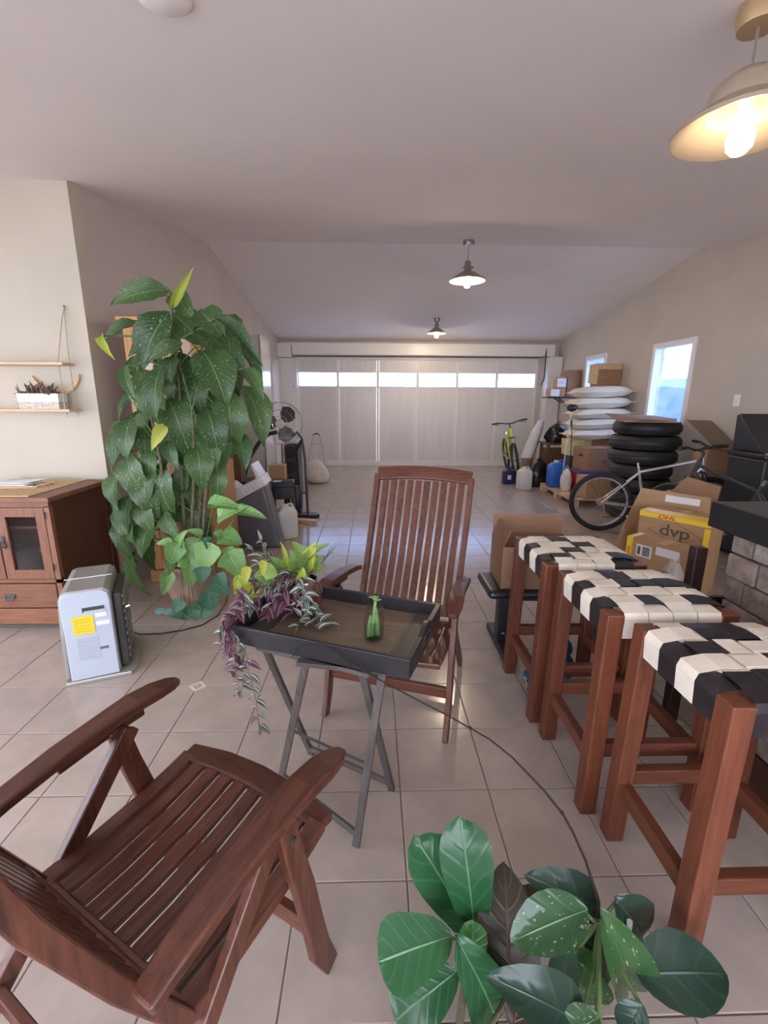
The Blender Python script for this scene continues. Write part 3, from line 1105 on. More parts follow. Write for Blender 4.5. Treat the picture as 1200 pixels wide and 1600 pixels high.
MB().bb(-hw + .022, hw - .022, yf + .03, yk - .012, .352, .37).build('shelf', CB['X'], cb)
MB().bb(-hw + .022, hw - .022, yf + .06, yk - .012, .68, .695).build('shelf', CB['X'], cb)
MB().bb(-hw, hw, yf, yf + .03, .835, .866).build('front_rail', CB['X'], cb)
MB().bb(-hw, hw, yf, yf + .03, .335, .36).build('front_rail', CB['X'], cb)
MB().bb(-hw, hw, yf, yf + .03, .045, .155).build('plinth', CB['X'], cb, bevel=.004)
for s in (-1, 1):
    MB().bb(s * hw, s * (hw - .032), yf, yf + .03, .155, .84).build('front_stile', CB['Z'], cb)
    # framed glass door
    a, b = (.004, hw - .034) if s > 0 else (-hw + .034, -.004)
    d = MB().bb(a, a + .055, yf - .004, yf + .018, .363, .832).bb(b - .055, b, yf - .004, yf + .018, .363, .832).bb(a + .055, b - .055, yf - .004, yf + .018, .363, .425).bb(a + .055, b - .055, yf - .004, yf + .018, .772, .832).build('glass_door', CB['Z'], cb, bevel=.003)
    MB().bb(a + .053, b - .053, yf + .008, yf + .011, .42, .775).build('door_pane', glass('cabinet_glass', (.82, .80, .80), .03, .7), d)
    hxp = a + .022 if s > 0 else b - .022
    MB().bb(hxp - .008, hxp + .008, yf - .010, yf - .004, .57, .65).tube([(hxp + .016 * math.cos(k * PI / 6), yf - .016, .595 + .02 * math.sin(k * PI / 6)) for k in range(12)], .003, 6, True).build('pull_ring', M_darkgrey, d)
    for hz in (.42, .76):
        MB().tube([(b + .003 if s > 0 else a - .003, yf - .006, hz), (b + .003 if s > 0 else a - .003, yf - .006, hz + .045)], .005, 6).build('hinge', M_darkgrey, d)
dr = MB().bb(-hw + .036, hw - .036, yf - .006, yf + .02, .165, .328).build('drawer', CB['X'], cb, bevel=.005)
MB().bb(-.035, .035, yf - .012, yf - .006, .235, .262).tube([(-.028, yf - .014, .245), (-.02, yf - .022, .222), (0, yf - .025, .215), (.02, yf - .022, .222), (.028, yf - .014, .245)], .004, 6).build('drawer_pull', M_darkgrey, dr, smooth=True)
# inside: round basket; on top: runner, tray of papers
bk = thing('wicker_bowl', 'round brown wicker bowl behind the glass cabinet door', 'bowl', (-2.16, 3.08, .3705))
M_wick = mat('wicker', (0.26, 0.15, 0.08), .8, var=.4, scale=50, bump=1.0, bscale=90)
MB().lathe([(0, .0), (.055, .0), (.085, .05), (.105, .11), (.11, .135), (.104, .137), (.098, .11), (.078, .05), (.05, .012), (0, .012)], seg=24).build('bowl_body', M_wick, bk, smooth=True)
MB().tube([(.107 * math.cos(k * PI / 10), .107 * math.sin(k * PI / 10), .137) for k in range(20)], .007, 6, True).build('rim', M_wick, bk, smooth=True)
rn = thing('table_runner', 'straw coloured woven runner lying on the wooden cabinet', 'runner', (-2.36, 3.13, .8965))
M_straw = mat('straw_weave', (0.60, 0.43, 0.24), .9, var=.2, scale=60, bump=.6, bscale=120)
MB().bb(-.32, .24, -.29, .31, 0, .004).build('cloth', M_straw, rn)
for s in (-.29, .31):
    MB().bb(-.32, .24, s - .006, s + .006, .0, .006).build('hem', M_straw, rn)
tp = thing('twig_tray', 'shallow twig tray holding white papers on the cabinet runner', 'tray', (-2.44, 3.16, .9015))
for k in range(10):
    a = random.uniform(-.3, .3)
    y = -.1 + .022 * k
    MB().tube([(-.2, y - .1 * a, .004 + .003 * (k % 3)), (.2 + random.uniform(-.03, .03), y + .1 * a, .006 + .004 * (k % 3))], .004, 6).build('twig', PALE['X'], tp)
MB().prism([(-.19, -.07, .02), (.13, -.09, .02), (.15, .06, .024), (-.16, .09, .024)], (0, 0, .004)).build('paper', M_paper, tp)
MB().prism([(-.12, -.04, .028), (.1, -.05, .028), (.19, .05, .045), (-.05, .08, .03)], (0, 0, .003)).build('paper', M_paper, tp)

# ================================================================ rope shelf on the facing wall
sh = thing('rope_shelf', 'two-board pale wood shelf hung on ropes from the wall', 'shelf', (-2.56, 3.4, 1.405))
sx0, sx1 = -.48, .46
for z in (0, .312):
    MB().bb(sx0, sx1, -.075, .06, z - .009, z + .009).build('shelf_board', PALE['X'], sh, bevel=.003)
for x in (sx0 + .03, sx1 - .03):
    top = V((x, .092, .70))
    for y in (-.068, .053):
        MB().tube([top, (x, y * .3 + .06, .60), (x, y, .322), (x, y, .0), (x, y, -.012)], .0035, 6).build('rope', M_rope, sh)
        MB().sphere((x, y, -.018), .009, 8, 6).tube([(x, y, -.02), (x + .012, y - .006, -.045)], .003, 5).build('knot', M_rope, sh)
    MB().tube([top + V((0, .01, 0)), top + V((0, -.012, .004))], .004, 6).build('nail', M_darkgrey, sh)
pl = thing('planter_box', 'small white box planter of dried flowers on the lower shelf', 'planter', (-2.31, 3.385, 1.4145))
MB().bb(-.14, .14, -.05, .05, .048, .105).build('box_top', M_paper, pl, bevel=.002)
MB().bb(-.13, .14, -.049, .05, 0, .048).build('box_base', mat('printed_box', (0.55, 0.48, 0.43), .8, var=.45, scale=60), pl)
M_dry = mat('dried_flower', (0.15, 0.095, 0.085), .9, var=.4, scale=50)
M_dry2 = leafmat('dried_leaf', (0.16, 0.10, 0.09), (0.24, 0.16, 0.13), (0.2, 0.14, 0.1), rough=.8)
dl = leaf_mesh('thin', M_dry2, .3, .3)
base = pl.location
for k in range(46):
    x = random.uniform(-.135, .12)
    b = base + V((x, random.uniform(-.04, .04), .09))
    leaf(pl, dl, b, b + V((random.uniform(-.06, .04) - (.05 if x < -.1 else 0), random.uniform(-.06, .02), random.uniform(.02, .105) - (.08 if x < -.115 else 0))), random.uniform(.018, .03), (random.uniform(-1, 1), -1, random.uniform(0, 1)), 'dried_leaf')
cr = MB()
pts = [V((.17 * math.cos(a), 0, .17 * math.sin(a) * .9)) for a in [PI + .25 + (PI - .4) * k / 14 for k in range(15)]]
cr.sweep(pts, .018, [.008 + .03 * math.sin(PI * k / 14) for k in range(15)], up=(0, 0, 1)).build('crescent_ornament', PALE['X'], bevel=.003)
co = bpy.data.objects['crescent_ornament']
co.location = (-2.26, 3.484, 1.68)
tag(co, 'thin pale wooden crescent leaning on the wall behind the dried flowers', 'ornament')

# ================================================================ silver heater
M_hsil = mat('heater_silver', (0.38, 0.37, 0.345), .35, metal=.35, var=.04)
M_hwhite = mat('heater_white', (0.47, 0.53, 0.61), .35, var=.03)
M_hdark = mat('heater_grille_dark', (0.045, 0.043, 0.04), .5, var=.2)
A = atZ(112, 1072)
B = atZ(186, 1048)
ang = math.atan2(B.y - A.y, B.x - A.x) * .62
he = thing('gas_heater', 'silver portable heater with yellow sticker beside the glazed cabinet', 'heater', (A.x, A.y, 0), ang)
hw_, hd, hh = .235, .42, .525
MB().prism([(-.025, -.005, 0), (hw_ + .05, -.015, 0), (hw_ + .085, .05, 0), (hw_ + .085, hd - .02, 0), (hw_ + .03, hd + .03, 0), (0, hd + .03, 0), (-.03, hd, 0)], (0, 0, .022)).build('base_tray', M_hsil, he, bevel=.005)
prof = [(0, .023), (0, hh - .045), (.012, hh - .012), (.04, hh), (hw_ - .03, hh - .002), (hw_ - .006, hh - .02), (hw_, hh - .06), (hw_, .023)]
MB().prism([(x, .012, z) for x, z in prof], (0, hd - .024, 0)).build('casing', M_hsil, he, bevel=.006)
MB().prism([(x + (.006 if x < .1 else -.006), 0, z + (-.006 if z > .3 else 0)) for x, z in prof], (0, .012, 0)).build('end_panel', M_hwhite, he, bevel=.005)
MB().prism([(-.022, .02, .03), (-.012, .006, hh * .55), (.0, .01, hh - .04), (.004, .05, hh - .03), (.004, hd - .02, .04), (-.022, hd - .02, .03)], (.018, 0, 0)).build('front_cover', M_hsil, he, bevel=.004)
MB().bb(hw_, hw_ + .045, .05, hd - .03, .03, hh - .06).build('rear_grille', M_hdark, he, bevel=.01)
for k in range(9):
    MB().bb(hw_ + .045, hw_ + .05, .07, hd - .05, .07 + k * .045, .085 + k * .045).build('grille_slat', M_hsil, he)
MB().bb(hw_ * .02, hw_ * .98, .205, .209, hh - .001, hh + .002).build('seam', M_paper, he)
ep = MB().bb(.10, .20, -.003, .001, .405, .43).build('handle_recess', M_hdark, he)
MB().bb(.108, .205, -.005, -.001, .40, .412).build('handle_lip', M_hwhite, ep)
MB().bb(.05, .145, -.003, .001, .285, .385).build('yellow_sticker', M_yellow, he)
for k in range(5):
    MB().bb(.058, .13, -.0036, -.003, .30 + k * .016, .304 + k * .016).build('print_line', mat('faint_print', (.6, .38, .02), .6), he)
MB().bb(.155, .205, -.003, .001, .37, .392).build('white_sticker', M_paper, he)
MB().bb(.155, .215, -.003, .001, .322, .345).build('white_sticker', M_paper, he)
MB().bb(.055, .155, -.002, .001, .13, .26).build('info_label', mat('pale_label', (.42, .47, .54), .5, var=.05), he)
MB().bb(.155, .195, -.003, .001, .182, .195).build('bar_label', mat('label_dark', (.12, .12, .2), .5), he)
for k in range(6):
    MB().bb(.06, .06 + random.uniform(.05, .09), -.0026, -.002, .145 + k * .018, .148 + k * .018).build('print_line', mat('grey_print', (.4, .42, .48), .6), he)
MB().tube([(hw_ + .05, .1, .36), (hw_ + .075, .1, .365)], .008, 8).build('gas_valve', M_chrome, he)
# power cord along the floor
pts = [atZ(x, y, .006) for x, y in ((197, 986), (220, 991), (250, 990), (285, 985), (315, 977), (340, 962), (354, 942), (357, 925))]
cdr = MB().tube(pts, .005, 6).build('power_cord', M_black, smooth=True)
tag(cdr, 'thin black power cord curving over the floor from the heater', 'cord')
# ================================================================ tall speckled dieffenbachia in a clay pot
M_dief = leafmat('dieffenbachia_leaf', (0.034, 0.088, 0.026), (0.075, 0.155, 0.045), (0.22, 0.33, 0.15), speck=.55, rough=.36, veins=13, vamt=.22, back=(0.12, 0.22, 0.11))
M_diefY = leafmat('yellow_leaf', (0.42, 0.52, 0.06), (0.5, 0.58, 0.1), (0.55, 0.6, 0.25), rough=.45)
M_stemg = mat('green_stem', (0.10, 0.16, 0.055), .6, var=.3, scale=20)
M_cane = mat('brown_cane', (0.11, 0.09, 0.05), .8, var=.4, scale=25)
POT = V((-1.335, 3.22, 0))
pt = thing('plant_pot', 'large round clay pot on the floor holding the tall speckled plant', 'plant pot', POT)
MB().lathe([(0, 0), (.115, 0), (.13, .02), (.165, .12), (.175, .21), (.165, .29), (.172, .305), (.178, .335), (.165, .337), (.155, .30), (0, .295)], seg=28).build('pot_body', M_terracotta, pt, smooth=True)
MB().lathe([(0, .318), (.09, .314), (.154, .298), (0, .296)], seg=20).build('soil', M_soil, pt, smooth=True)
df = thing('dieffenbachia', 'tall leafy plant with large pale-flecked drooping leaves in a clay pot', 'plant', POT + V((0, 0, .31)))
canes = []
for k, (qx, qy, Y, bx) in enumerate(((268, 492, 3.12, -.02), (318, 505, 3.2, .05), (236, 650, 3.05, -.07), (300, 640, 3.02, .0), (345, 610, 3.12, .08))):
    tp_ = atY(qx, qy, Y)
    b = POT + V((bx, random.uniform(-.04, .03), .30))
    m1 = b.lerp(tp_, .35) + V((random.uniform(-.03, .03), 0, .02))
    m2 = b.lerp(tp_, .7) + V((random.uniform(-.04, .04), 0, .04))
    P = [b, m1, m2, tp_]
    canes.append(P)
    MB().tube([p - df.location for p in P], [.014, .012, .010, .007], 8).build('stem', M_cane, df, smooth=True)
DL = leaf_mesh('lance', M_dief, .28, .22, .02, 10)
DL2 = leaf_mesh('lance', M_dief, .45, .12, .03, 10)
DLY = leaf_mesh('lance', M_diefY, .3, .3)
dleaves = [  # base, tip in the 440x580 study crop (scale 2.727), width
    (722, 92, 485, 118, 95, 0), (735, 165, 800, 32, 34, 2), (600, 232, 438, 278, 50, 0), (440, 285, 452, 352, 38, 2), (725, 185, 585, 390, 140, 0),
    (733, 188, 850, 292, 130, 0), (915, 212, 1102, 352, 62, 0), (835, 250, 1030, 400, 150, 0), (985, 305, 1118, 445, 75, 0), (775, 318, 640, 368, 62, 0),
    (565, 375, 600, 470, 72, 0), (535, 415, 548, 530, 58, 0), (600, 430, 655, 625, 140, 1), (775, 355, 760, 585, 160, 1), (690, 415, 640, 610, 90, 0),
    (715, 550, 805, 760, 150, 1), (640, 585, 590, 785, 140, 0), (860, 345, 965, 530, 180, 0), (960, 515, 1000, 755, 140, 1), (1035, 495, 1138, 705, 130, 0),
    (880, 590, 935, 775, 120, 1), (535, 685, 462, 815, 78, 0), (545, 785, 595, 985, 125, 1), (690, 825, 692, 1045, 128, 1), (755, 735, 875, 868, 118, 0),
    (500, 865, 470, 1005, 88, 0), (560, 960, 515, 1115, 98, 0), (640, 950, 705, 1095, 118, 1), (925, 815, 930, 985, 78, 1), (660, 1075, 580, 1205, 128, 0),
    (790, 975, 875, 1135, 132, 0), (575, 1200, 565, 1375, 88, 1), (1000, 695, 1055, 825, 88, 0), (700, 665, 655, 745, 55, 2), (700, 112, 580, 72, 48, 0),
    (735, 105, 805, 185, 88, 0), (1040, 425, 1115, 525, 68, 0), (720, 725, 740, 835, 66, 0), (815, 415, 905, 575, 150, 1), (600, 985, 625, 1110, 88, 1),
    (850, 180, 935, 260, 120, 0), (900, 440, 1010, 560, 120, 1), (860, 690, 920, 800, 110, 1), (660, 300, 560, 345, 60, 0), (700, 1040, 740, 1130, 80, 0), (505, 1060, 525, 1230, 66, 1), (800, 820, 760, 960, 70, 1), (600, 880, 640, 1030, 120, 1), (520, 1000, 540, 1150, 90, 0), (760, 850, 800, 1000, 110, 1), (840, 760, 860, 900, 120, 1), (900, 640, 960, 800, 130, 1), (640, 1120, 620, 1260, 90, 1), (560, 640, 520, 780, 100, 0), (700, 640, 760, 800, 120, 1),
]
for k, (bx, by, tx, ty, w, kind) in enumerate(dleaves):
    dep = 3.08 + ((k * 37) % 11 - 5) * .036
    if by > 780:
        dep = max(dep, 3.10)
    s = 1 / 2.727
    B = atY(bx * s, 420 + by * s, dep + .08)
    Tt = atY(tx * s, 420 + ty * s, dep - .05)
    Tt = B + (Tt - B) * 1.10
    wid = w * s / FPX * dep * 1.02
    me = (DL, DL2, DLY)[kind]
    mid = B.lerp(Tt, .5)
    # blades hang from the crown: they face outwards and up
    out = V((mid.x - POT.x, mid.y - POT.y - .35, 0)).normalized()
    leaf(df, me, B, Tt, wid, out * .9 + to_cam(mid, .5) * .5 + V((random.uniform(-.35, .35), 0, random.uniform(0, .3))))
    # petiole to the nearest cane
    best = None
    for P in canes:
        for i in range(3):
            for u in (0, .25, .5, .75, 1):
                q = P[i].lerp(P[i + 1], u)
                if .42 < q.z < max(B.z, .45) + .06:
                    dd = (q - B).length + .5 * abs(B.z - .12 - q.z)
                    if best is None or dd < best[0]:
                        best = (dd, q)
    if best:
        q = best[1]
        mdp = q.lerp(B, .55) + V((0, .02, .05))
        MB().tube([q - df.location, mdp - df.location, B - df.location, B.lerp(Tt, .12) - df.location], [.007, .006, .005, .003], 6).build('petiole', M_stemg, df, smooth=True)

# smaller leaves filling the crown, carried further back
rl = random.Random(3)
for k in range(34):
    u = rl.random()
    qx, qy = rl.uniform(-1, 1), rl.random()
    cx_, cy_, rx_ = 800 - 170 * qy + (40 if qy < .5 else 0), 230 + 800 * qy, 230 - 60 * qy
    bx, by = cx_ + qx * rx_ * .8, cy_ - 40
    s = 1 / 2.727
    dep = rl.uniform(3.12, 3.36)
    B = atY(bx * s, 420 + by * s, dep)
    Tt = B + V((qx * .14 + rl.uniform(-.06, .06), -.10, -rl.uniform(.12, .24)))
    leaf(df, (DL, DL2)[k % 2], B, Tt, rl.uniform(.11, .17), V((qx, -.8, .5)))
    P = canes[k % 5]
    q = min((P[i].lerp(P[i + 1], w_) for i in range(3) for w_ in (0, .33, .66, 1)), key=lambda p: (p - B - V((0, 0, -.12))).length)
    MB().tube([q - df.location, q.lerp(B, .5) + V((0, 0, .05)) - df.location, B - df.location], .0045, 5).build('petiole', M_stemg, df)

# ---------------------------------------------------------------- syngonium round its foot
M_syn = leafmat('syngonium_leaf', (0.13, 0.30, 0.075), (0.25, 0.46, 0.15), (0.45, 0.62, 0.33), rough=.4, veins=7, vamt=.35)
M_synD = leafmat('syngonium_leaf_dark', (0.055, 0.17, 0.095), (0.10, 0.27, 0.16), (0.24, 0.42, 0.3), rough=.4, veins=7, vamt=.3)
SY, SD = leaf_mesh('heart', M_syn, .2, .3, .01), leaf_mesh('heart', M_synD, .2, .3, .01)
sg = thing('syngonium', 'bright green arrow-leaved plant trailing over the rim of the clay pot', 'plant', POT + V((.02, -.06, .31)))
sc_, ox, oy = 220 / 1200, 180, 820
sl = [(465, 150, 365, 155, 60, 0), (540, 170, 500, 75, 70, 0), (545, 165, 590, 60, 70, 0), (520, 190, 470, 330, 130, 0), (690, 150, 610, 300, 120, 0), (800, 195, 740, 375, 170, 0),
      (640, 330, 645, 515, 120, 0), (600, 320, 535, 345, 90, 0), (455, 430, 405, 590, 90, 0), (930, 100, 1060, 145, 150, 0), (720, 80, 625, 45, 60, 0), (980, 270, 1080, 430, 170, 0), (960, 300, 880, 345, 100, 0),
      (960, 210, 990, 290, 80, 0), (860, 500, 955, 580, 160, 1), (740, 380, 745, 480, 110, 1), (790, 600, 830, 720, 140, 1), (745, 720, 760, 880, 170, 1), (720, 700, 660, 690, 60, 1),
      (480, 380, 440, 330, 80, 0), (800, 160, 760, 120, 90, 1), (900, 90, 850, 70, 80, 0), (560, 230, 575, 160, 60, 0), (880, 440, 940, 530, 90, 1), (600, 770, 480, 850, 120, 1), (640, 760, 620, 850, 100, 1), (560, 660, 510, 740, 90, 1), (670, 720, 690, 800, 90, 1)]


def pot_out(p):
    h = V((p.x - POT.x, p.y - POT.y, 0))
    if p.z < .36 and h.length < .20:
        h = h.normalized() * .205
        return V((POT.x + h.x, POT.y + h.y, p.z))
    return p


def syn_stalk(B):
    h = V((B.x - POT.x, B.y - POT.y, 0))
    far = h.length > .15
    h.normalize()
    R0 = POT + h * .10 + V((random.uniform(-.025, .025), 0, .305))
    P = [R0, POT + h * .15 + V((0, 0, .365))]
    if far and B.z < .40:
        P.append(POT + h * .192 + V((0, 0, .362)))
        if B.z < .25:
            P.append(POT + h * .198 + V((0, 0, .30)))
    P.append(B)
    MB().tube([p - sg.location for p in P], .0028, 5).build('petiole', M_stemg, sg, smooth=True)


for k, (bx, by, tx, ty, w, kind) in enumerate(sl):
    dep = 3.0 - .02 * (k % 4) - (.03 if by > 550 else 0)
    B, Tt = atY(ox + bx * sc_, oy + by * sc_, dep + .03), atY(ox + tx * sc_, oy + ty * sc_, dep)
    if Tt.z < .015:
        Tt.z = .015
    Tt = B + (Tt - B) * 1.12
    Tt.z = max(Tt.z, .015)
    B, Tt = pot_out(B), pot_out(Tt)
    leaf(sg, (SY, SD)[kind], B, Tt, w * sc_ / FPX * dep * 1.4, to_cam(B, .7) + V((random.uniform(-.3, .3), 0, 0)))
    syn_stalk(B)
for x, y, r_ in ((369, 735, 32), (436, 738, 32)):
    B = atZ(ox + x * sc_, oy + (y + r_) * sc_, .012)
    leaf(sg, leaf_mesh('oval', leafmat('blue_green_leaf', (.16, .34, .33), (.22, .42, .4), (.3, .5, .45)), .1, .1), B, B + V((.0, .05, .035)), .07, (0, -.6, 1))
# two leaves reaching right in front of the grey bin
for bx, by, tx, ty, w in ((365, 805, 380, 790, 34), (392, 800, 415, 806, 22), (352, 788, 378, 792, 26)):
    B, Tt = atY(bx - 18, by, 2.98), atY(tx, ty, 2.95)
    leaf(sg, SY, B, Tt, w / FPX * 3.1, to_cam(B, .8))
    syn_stalk(B)

# ================================================================ brown glass vase with trailing striped plant on the tray
vp = atZ(478, 952, z0 + .021)
M_amber = mat('amber_glass', (0.075, 0.022, 0.015), .07, var=.5, scale=12, spec=.8, coat=.5)
va = thing('amber_vase', 'round dark amber glass vase standing on the black tray', 'vase', (vp.x, vp.y, z0 + .0225))
MB().lathe([(0, 0), (.045, 0), (.066, .02), (.078, .055), (.078, .085), (.066, .115), (.052, .130), (.050, .142), (.055, .148), (.049, .148), (.045, .138), (.05, .125), (0, .12)], seg=28).build('vase_body', M_amber, va, smooth=True)
MB().lathe([(0, .130), (.046, .126), (0, .121)], seg=14).build('soil', M_soil, va)
va.scale = (.9, .9, .9)
vtop = V((vp.x, vp.y, z0 + .022 + .122))
M_trg = leafmat('striped_leaf', (0.050, 0.085, 0.055), (0.09, 0.13, 0.075), (0.05, 0.09, 0.05), stripe=(0.50, 0.54, 0.50), rough=.4, veins=2, vamt=0, back=(0.17, 0.04, 0.11))
M_trp = leafmat('purple_leaf', (0.065, 0.018, 0.045), (0.12, 0.034, 0.068), (0.2, 0.09, 0.13), stripe=(0.28, 0.17, 0.20), rough=.4, veins=2, vamt=0, back=(0.15, 0.03, 0.10))
M_lime = leafmat('lime_leaf', (0.26, 0.34, 0.035), (0.38, 0.43, 0.05), (0.45, 0.5, 0.2), rough=.45, veins=6, vamt=.2)
M_limeg = leafmat('lime_green_leaf', (0.11, 0.20, 0.04), (0.19, 0.30, 0.06), (0.32, 0.42, 0.18), rough=.45, veins=6, vamt=.25)
TG, TP = leaf_mesh('thin', M_trg, .2, .35, .0, 6), leaf_mesh('thin', M_trp, .2, .35, .0, 6)
LI, LG = leaf_mesh('heart', M_lime, .25, .25), leaf_mesh('heart', M_limeg, .25, .25)
tr = thing('trailing_inch_plant', 'purple and silver striped trailing plant spilling over the tray edge', 'plant', vtop)
M_vine = mat('purple_vine', (0.22, 0.13, 0.12), .6, var=.3)


VR = [(0, .045), (.02, .066), (.055, .078), (.085, .078), (.115, .066), (.130, .052), (.148, .055)]


def vase_r(z):
    """outer radius of the amber vase at world height z (0 above its rim)"""
    q = (z - (z0 + .0225)) / .9
    if q > .155 or q < -.01:
        return 0.0
    for (za, ra), (zb, rb) in zip(VR[:-1], VR[1:]):
        if q <= zb:
            return .9 * (ra + (rb - ra) * max(0, (q - za) / (zb - za)))
    return .9 * .055


def clear(p, m=.005):
    """True where a point of the foliage is outside the tray boards and the vase"""
    q = RI @ (V(p) - TC)
    ax, ay = abs(q.x), abs(q.y)
    inside_outer = ax < hx + m and ay < hy + .008 + m
    in_wall = inside_outer and (ax > hx - .016 - m or ay > hy - .008 - m)
    if in_wall and z0 - m < q.z < (z1 + .024 if ax > hx - .03 and ay < .07 else z1) + m:
        return False
    if inside_outer and z0 - .03 - m < q.z < z0 + .021 + m:
        return False
    if inside_outer and q.z < z0 - .03 and (ax < hx - .03 and ay < hy - .03):
        return False
    r = vase_r(p[2])
    return r == 0 or (V(p) - V((vp.x, vp.y, p[2]))).length > r + m


def settle(p):
    """lift a vine point over the tray wall, onto the tray floor, or out of the vase"""
    p = V(p)
    q = RI @ (p - TC)
    if abs(q.x) < hx + .008 and abs(q.y) < hy + .016:
        wall = abs(q.x) > hx - .024 or abs(q.y) > hy - .016
        if q.z < z0 - .004:
            if hx - abs(q.x) < hy - abs(q.y):
                q.x = math.copysign(hx + .012, q.x)
            else:
                q.y = math.copysign(hy + .020, q.y)
        elif wall:
            q.z = max(q.z, (z1 + .024 if abs(q.x) > hx - .03 and abs(q.y) < .07 else z1) + .007)
        else:
            q.z = max(q.z, z0 + .029)
        p = TC + RZ(TRZ) @ q
    r = vase_r(p.z)
    h = V((p.x - vp.x, p.y - vp.y, 0))
    if r and h.length < r + .007:
        h = h.normalized() if h.length > 1e-4 else V((-.6, -.8, 0))
        p = V((vp.x, vp.y, p.z)) + h * (r + .008)
    return p


def blade_clear(B, Tt, w, n):
    d = Tt - B
    L_ = d.length
    lat = d.cross(n).normalized()
    nn = (n - d * n.dot(d) / (L_ * L_)).normalized()
    for t in (.12, .3, .5, .7, .85, 1.0):
        zz = nn * L_ * (.064 * math.sin(PI * t) - .2 * t * t)
        hw_ = .5 * w * math.sin(PI * t ** .7) ** .9 if t < 1 else 0
        for e in (-1, 0, 1):
            if not clear(B + d * t + lat * hw_ * e + zz + nn * .35 * hw_ * abs(e) * L_ / max(w, .001) * .4):
                return False
    return True


def vine(P, step, size, meshes, plant, wfac=.36):
    if (P[0] - vtop).length < 1e-6:     # climb out of the vase neck before spreading
        h = V((P[1].x - vtop.x, P[1].y - vtop.y, 0)).normalized()
        P = [P[0], vtop + h * .022 + V((0, 0, .022)), vtop + h * .058 + V((0, 0, .024))] + P[1:]
    pts = [P[0]]
    for k, (a, b) in enumerate(zip(P[:-1], P[1:])):
        m_ = max(2, int((b - a).length / .012))
        for u in range(1, m_ + 1):
            p = a.lerp(b, u / m_)
            pts.append(p if (k < 2 and len(P) > 3 and (P[0] - vtop).length < 1e-6) else settle(p))
    over = [pts[0]]
    for k, (a, b) in enumerate(zip(pts[:-1], pts[1:])):     # go over the rim, never through a board
        if k > 4 and not all(clear(a.lerp(b, u / 8), .003) for u in range(9)):
            zt_ = z1 + .036
            if max(a.z, b.z) < zt_ and (a - b).length > .006:
                over += [V((a.x, a.y, zt_)), V((a.x, a.y, zt_)).lerp(V((b.x, b.y, zt_)), .5), V((b.x, b.y, zt_))]
        over.append(b)
    pts = over
    MB().tube([p - plant.location for p in pts], .0020, 5).build('vine', M_vine, plant)
    acc, side = 0, 1
    for p, q in zip(pts[3:-1], pts[4:]):
        acc += (q - p).length
        if acc > step:
            acc = 0
            side = -side
            d = (q - p).normalized()
            lat = d.cross(V((0, 0, 1)))
            if lat.length < .2:
                lat = V((1, -.4, 0))
            lat.normalize()
            s_ = size * random.uniform(.75, 1.2)
            n = to_cam(q, 1.0) + V((random.uniform(-.5, .5), 0, 0))
            dirn = (d * .5 + lat * side * .75 + V((0, 0, random.uniform(-.15, .45)))).normalized()
            for k in range(40):
                if blade_clear(q, q + dirn * s_, s_ * wfac, n):
                    leaf(plant, random.choice(meshes), q, q + dirn * s_, s_ * wfac, n)
                    break
                f_ = min(1, k / 14)
                dirn = (d * random.uniform(-.2, .8) + lat * side * random.uniform(-.3, 1) + V((random.uniform(-.4, .4), random.uniform(-.4, .4), random.uniform(-.1, .5) + .5 * f_))).normalized()
                s_ *= .985
    d = (pts[-1] - pts[-2]).normalized()
    for k in range(30):
        Tt = pts[-1] + (d + V((0, 0, .06 * k))).normalized() * size * .8
        if blade_clear(pts[-1], Tt, size * wfac * .7, to_cam(pts[-1], 1)):
            leaf(plant, meshes[0], pts[-1], Tt, size * wfac * .7, to_cam(pts[-1], 1))
            break


def vpx(lst):
    return [vtop] + [V((*atY(x, y, Y * .886).xy, max(atY(x, y, Y * .886).z, .02))) for x, y, Y in lst]


# cascade over the left corner of the tray
for lst in ([(440, 905, 1.93), (405, 930, 1.86), (380, 955, 1.80), (370, 990, 1.74), (372, 1040, 1.71)],
            [(450, 915, 1.92), (420, 945, 1.85), (398, 975, 1.80), (378, 970, 1.76), (366, 1010, 1.72)],
            [(445, 895, 1.98), (415, 905, 1.94), (385, 930, 1.88), (368, 965, 1.80)],
            [(430, 925, 1.90), (412, 955, 1.83), (390, 985, 1.80)],
            [(455, 925, 1.90), (440, 955, 1.84), (425, 975, 1.82)],
            [(460, 900, 1.95), (430, 900, 1.95), (400, 905, 1.92), (380, 925, 1.88)],
            [(465, 935, 1.88), (455, 960, 1.84)], [(440, 935, 1.87), (405, 960, 1.83), (385, 965, 1.8), (372, 985, 1.75)]):
    vine(vpx(lst), .017, .070, [TP, TP, TG, TP], tr, .44)
# hanging below the tray
for lst in ([(395, 1000, 1.70), (396, 1030, 1.70), (390, 1068, 1.70)], [(378, 1005, 1.71), (380, 1030, 1.71), (386, 1062, 1.71)],
            [(402, 1005, 1.71), (406, 1040, 1.70), (415, 1080, 1.69), (420, 1120, 1.69)], [(365, 1000, 1.72), (352, 1002, 1.71)]):
    P = [trayp(-.30, -.17, .735), trayp(-.335, -.21, .738), trayp(-.345, -.236, .73)]
    for q in lst:
        g_ = RI @ (atY(q[0], q[1], q[2] * .886) - TC)
        g_.y = min(g_.y, -hy - .024)
        P.append(TC + RZ(TRZ) @ g_)
    vine(P, .024, .048, [TG, TP, TG], tr, .38)
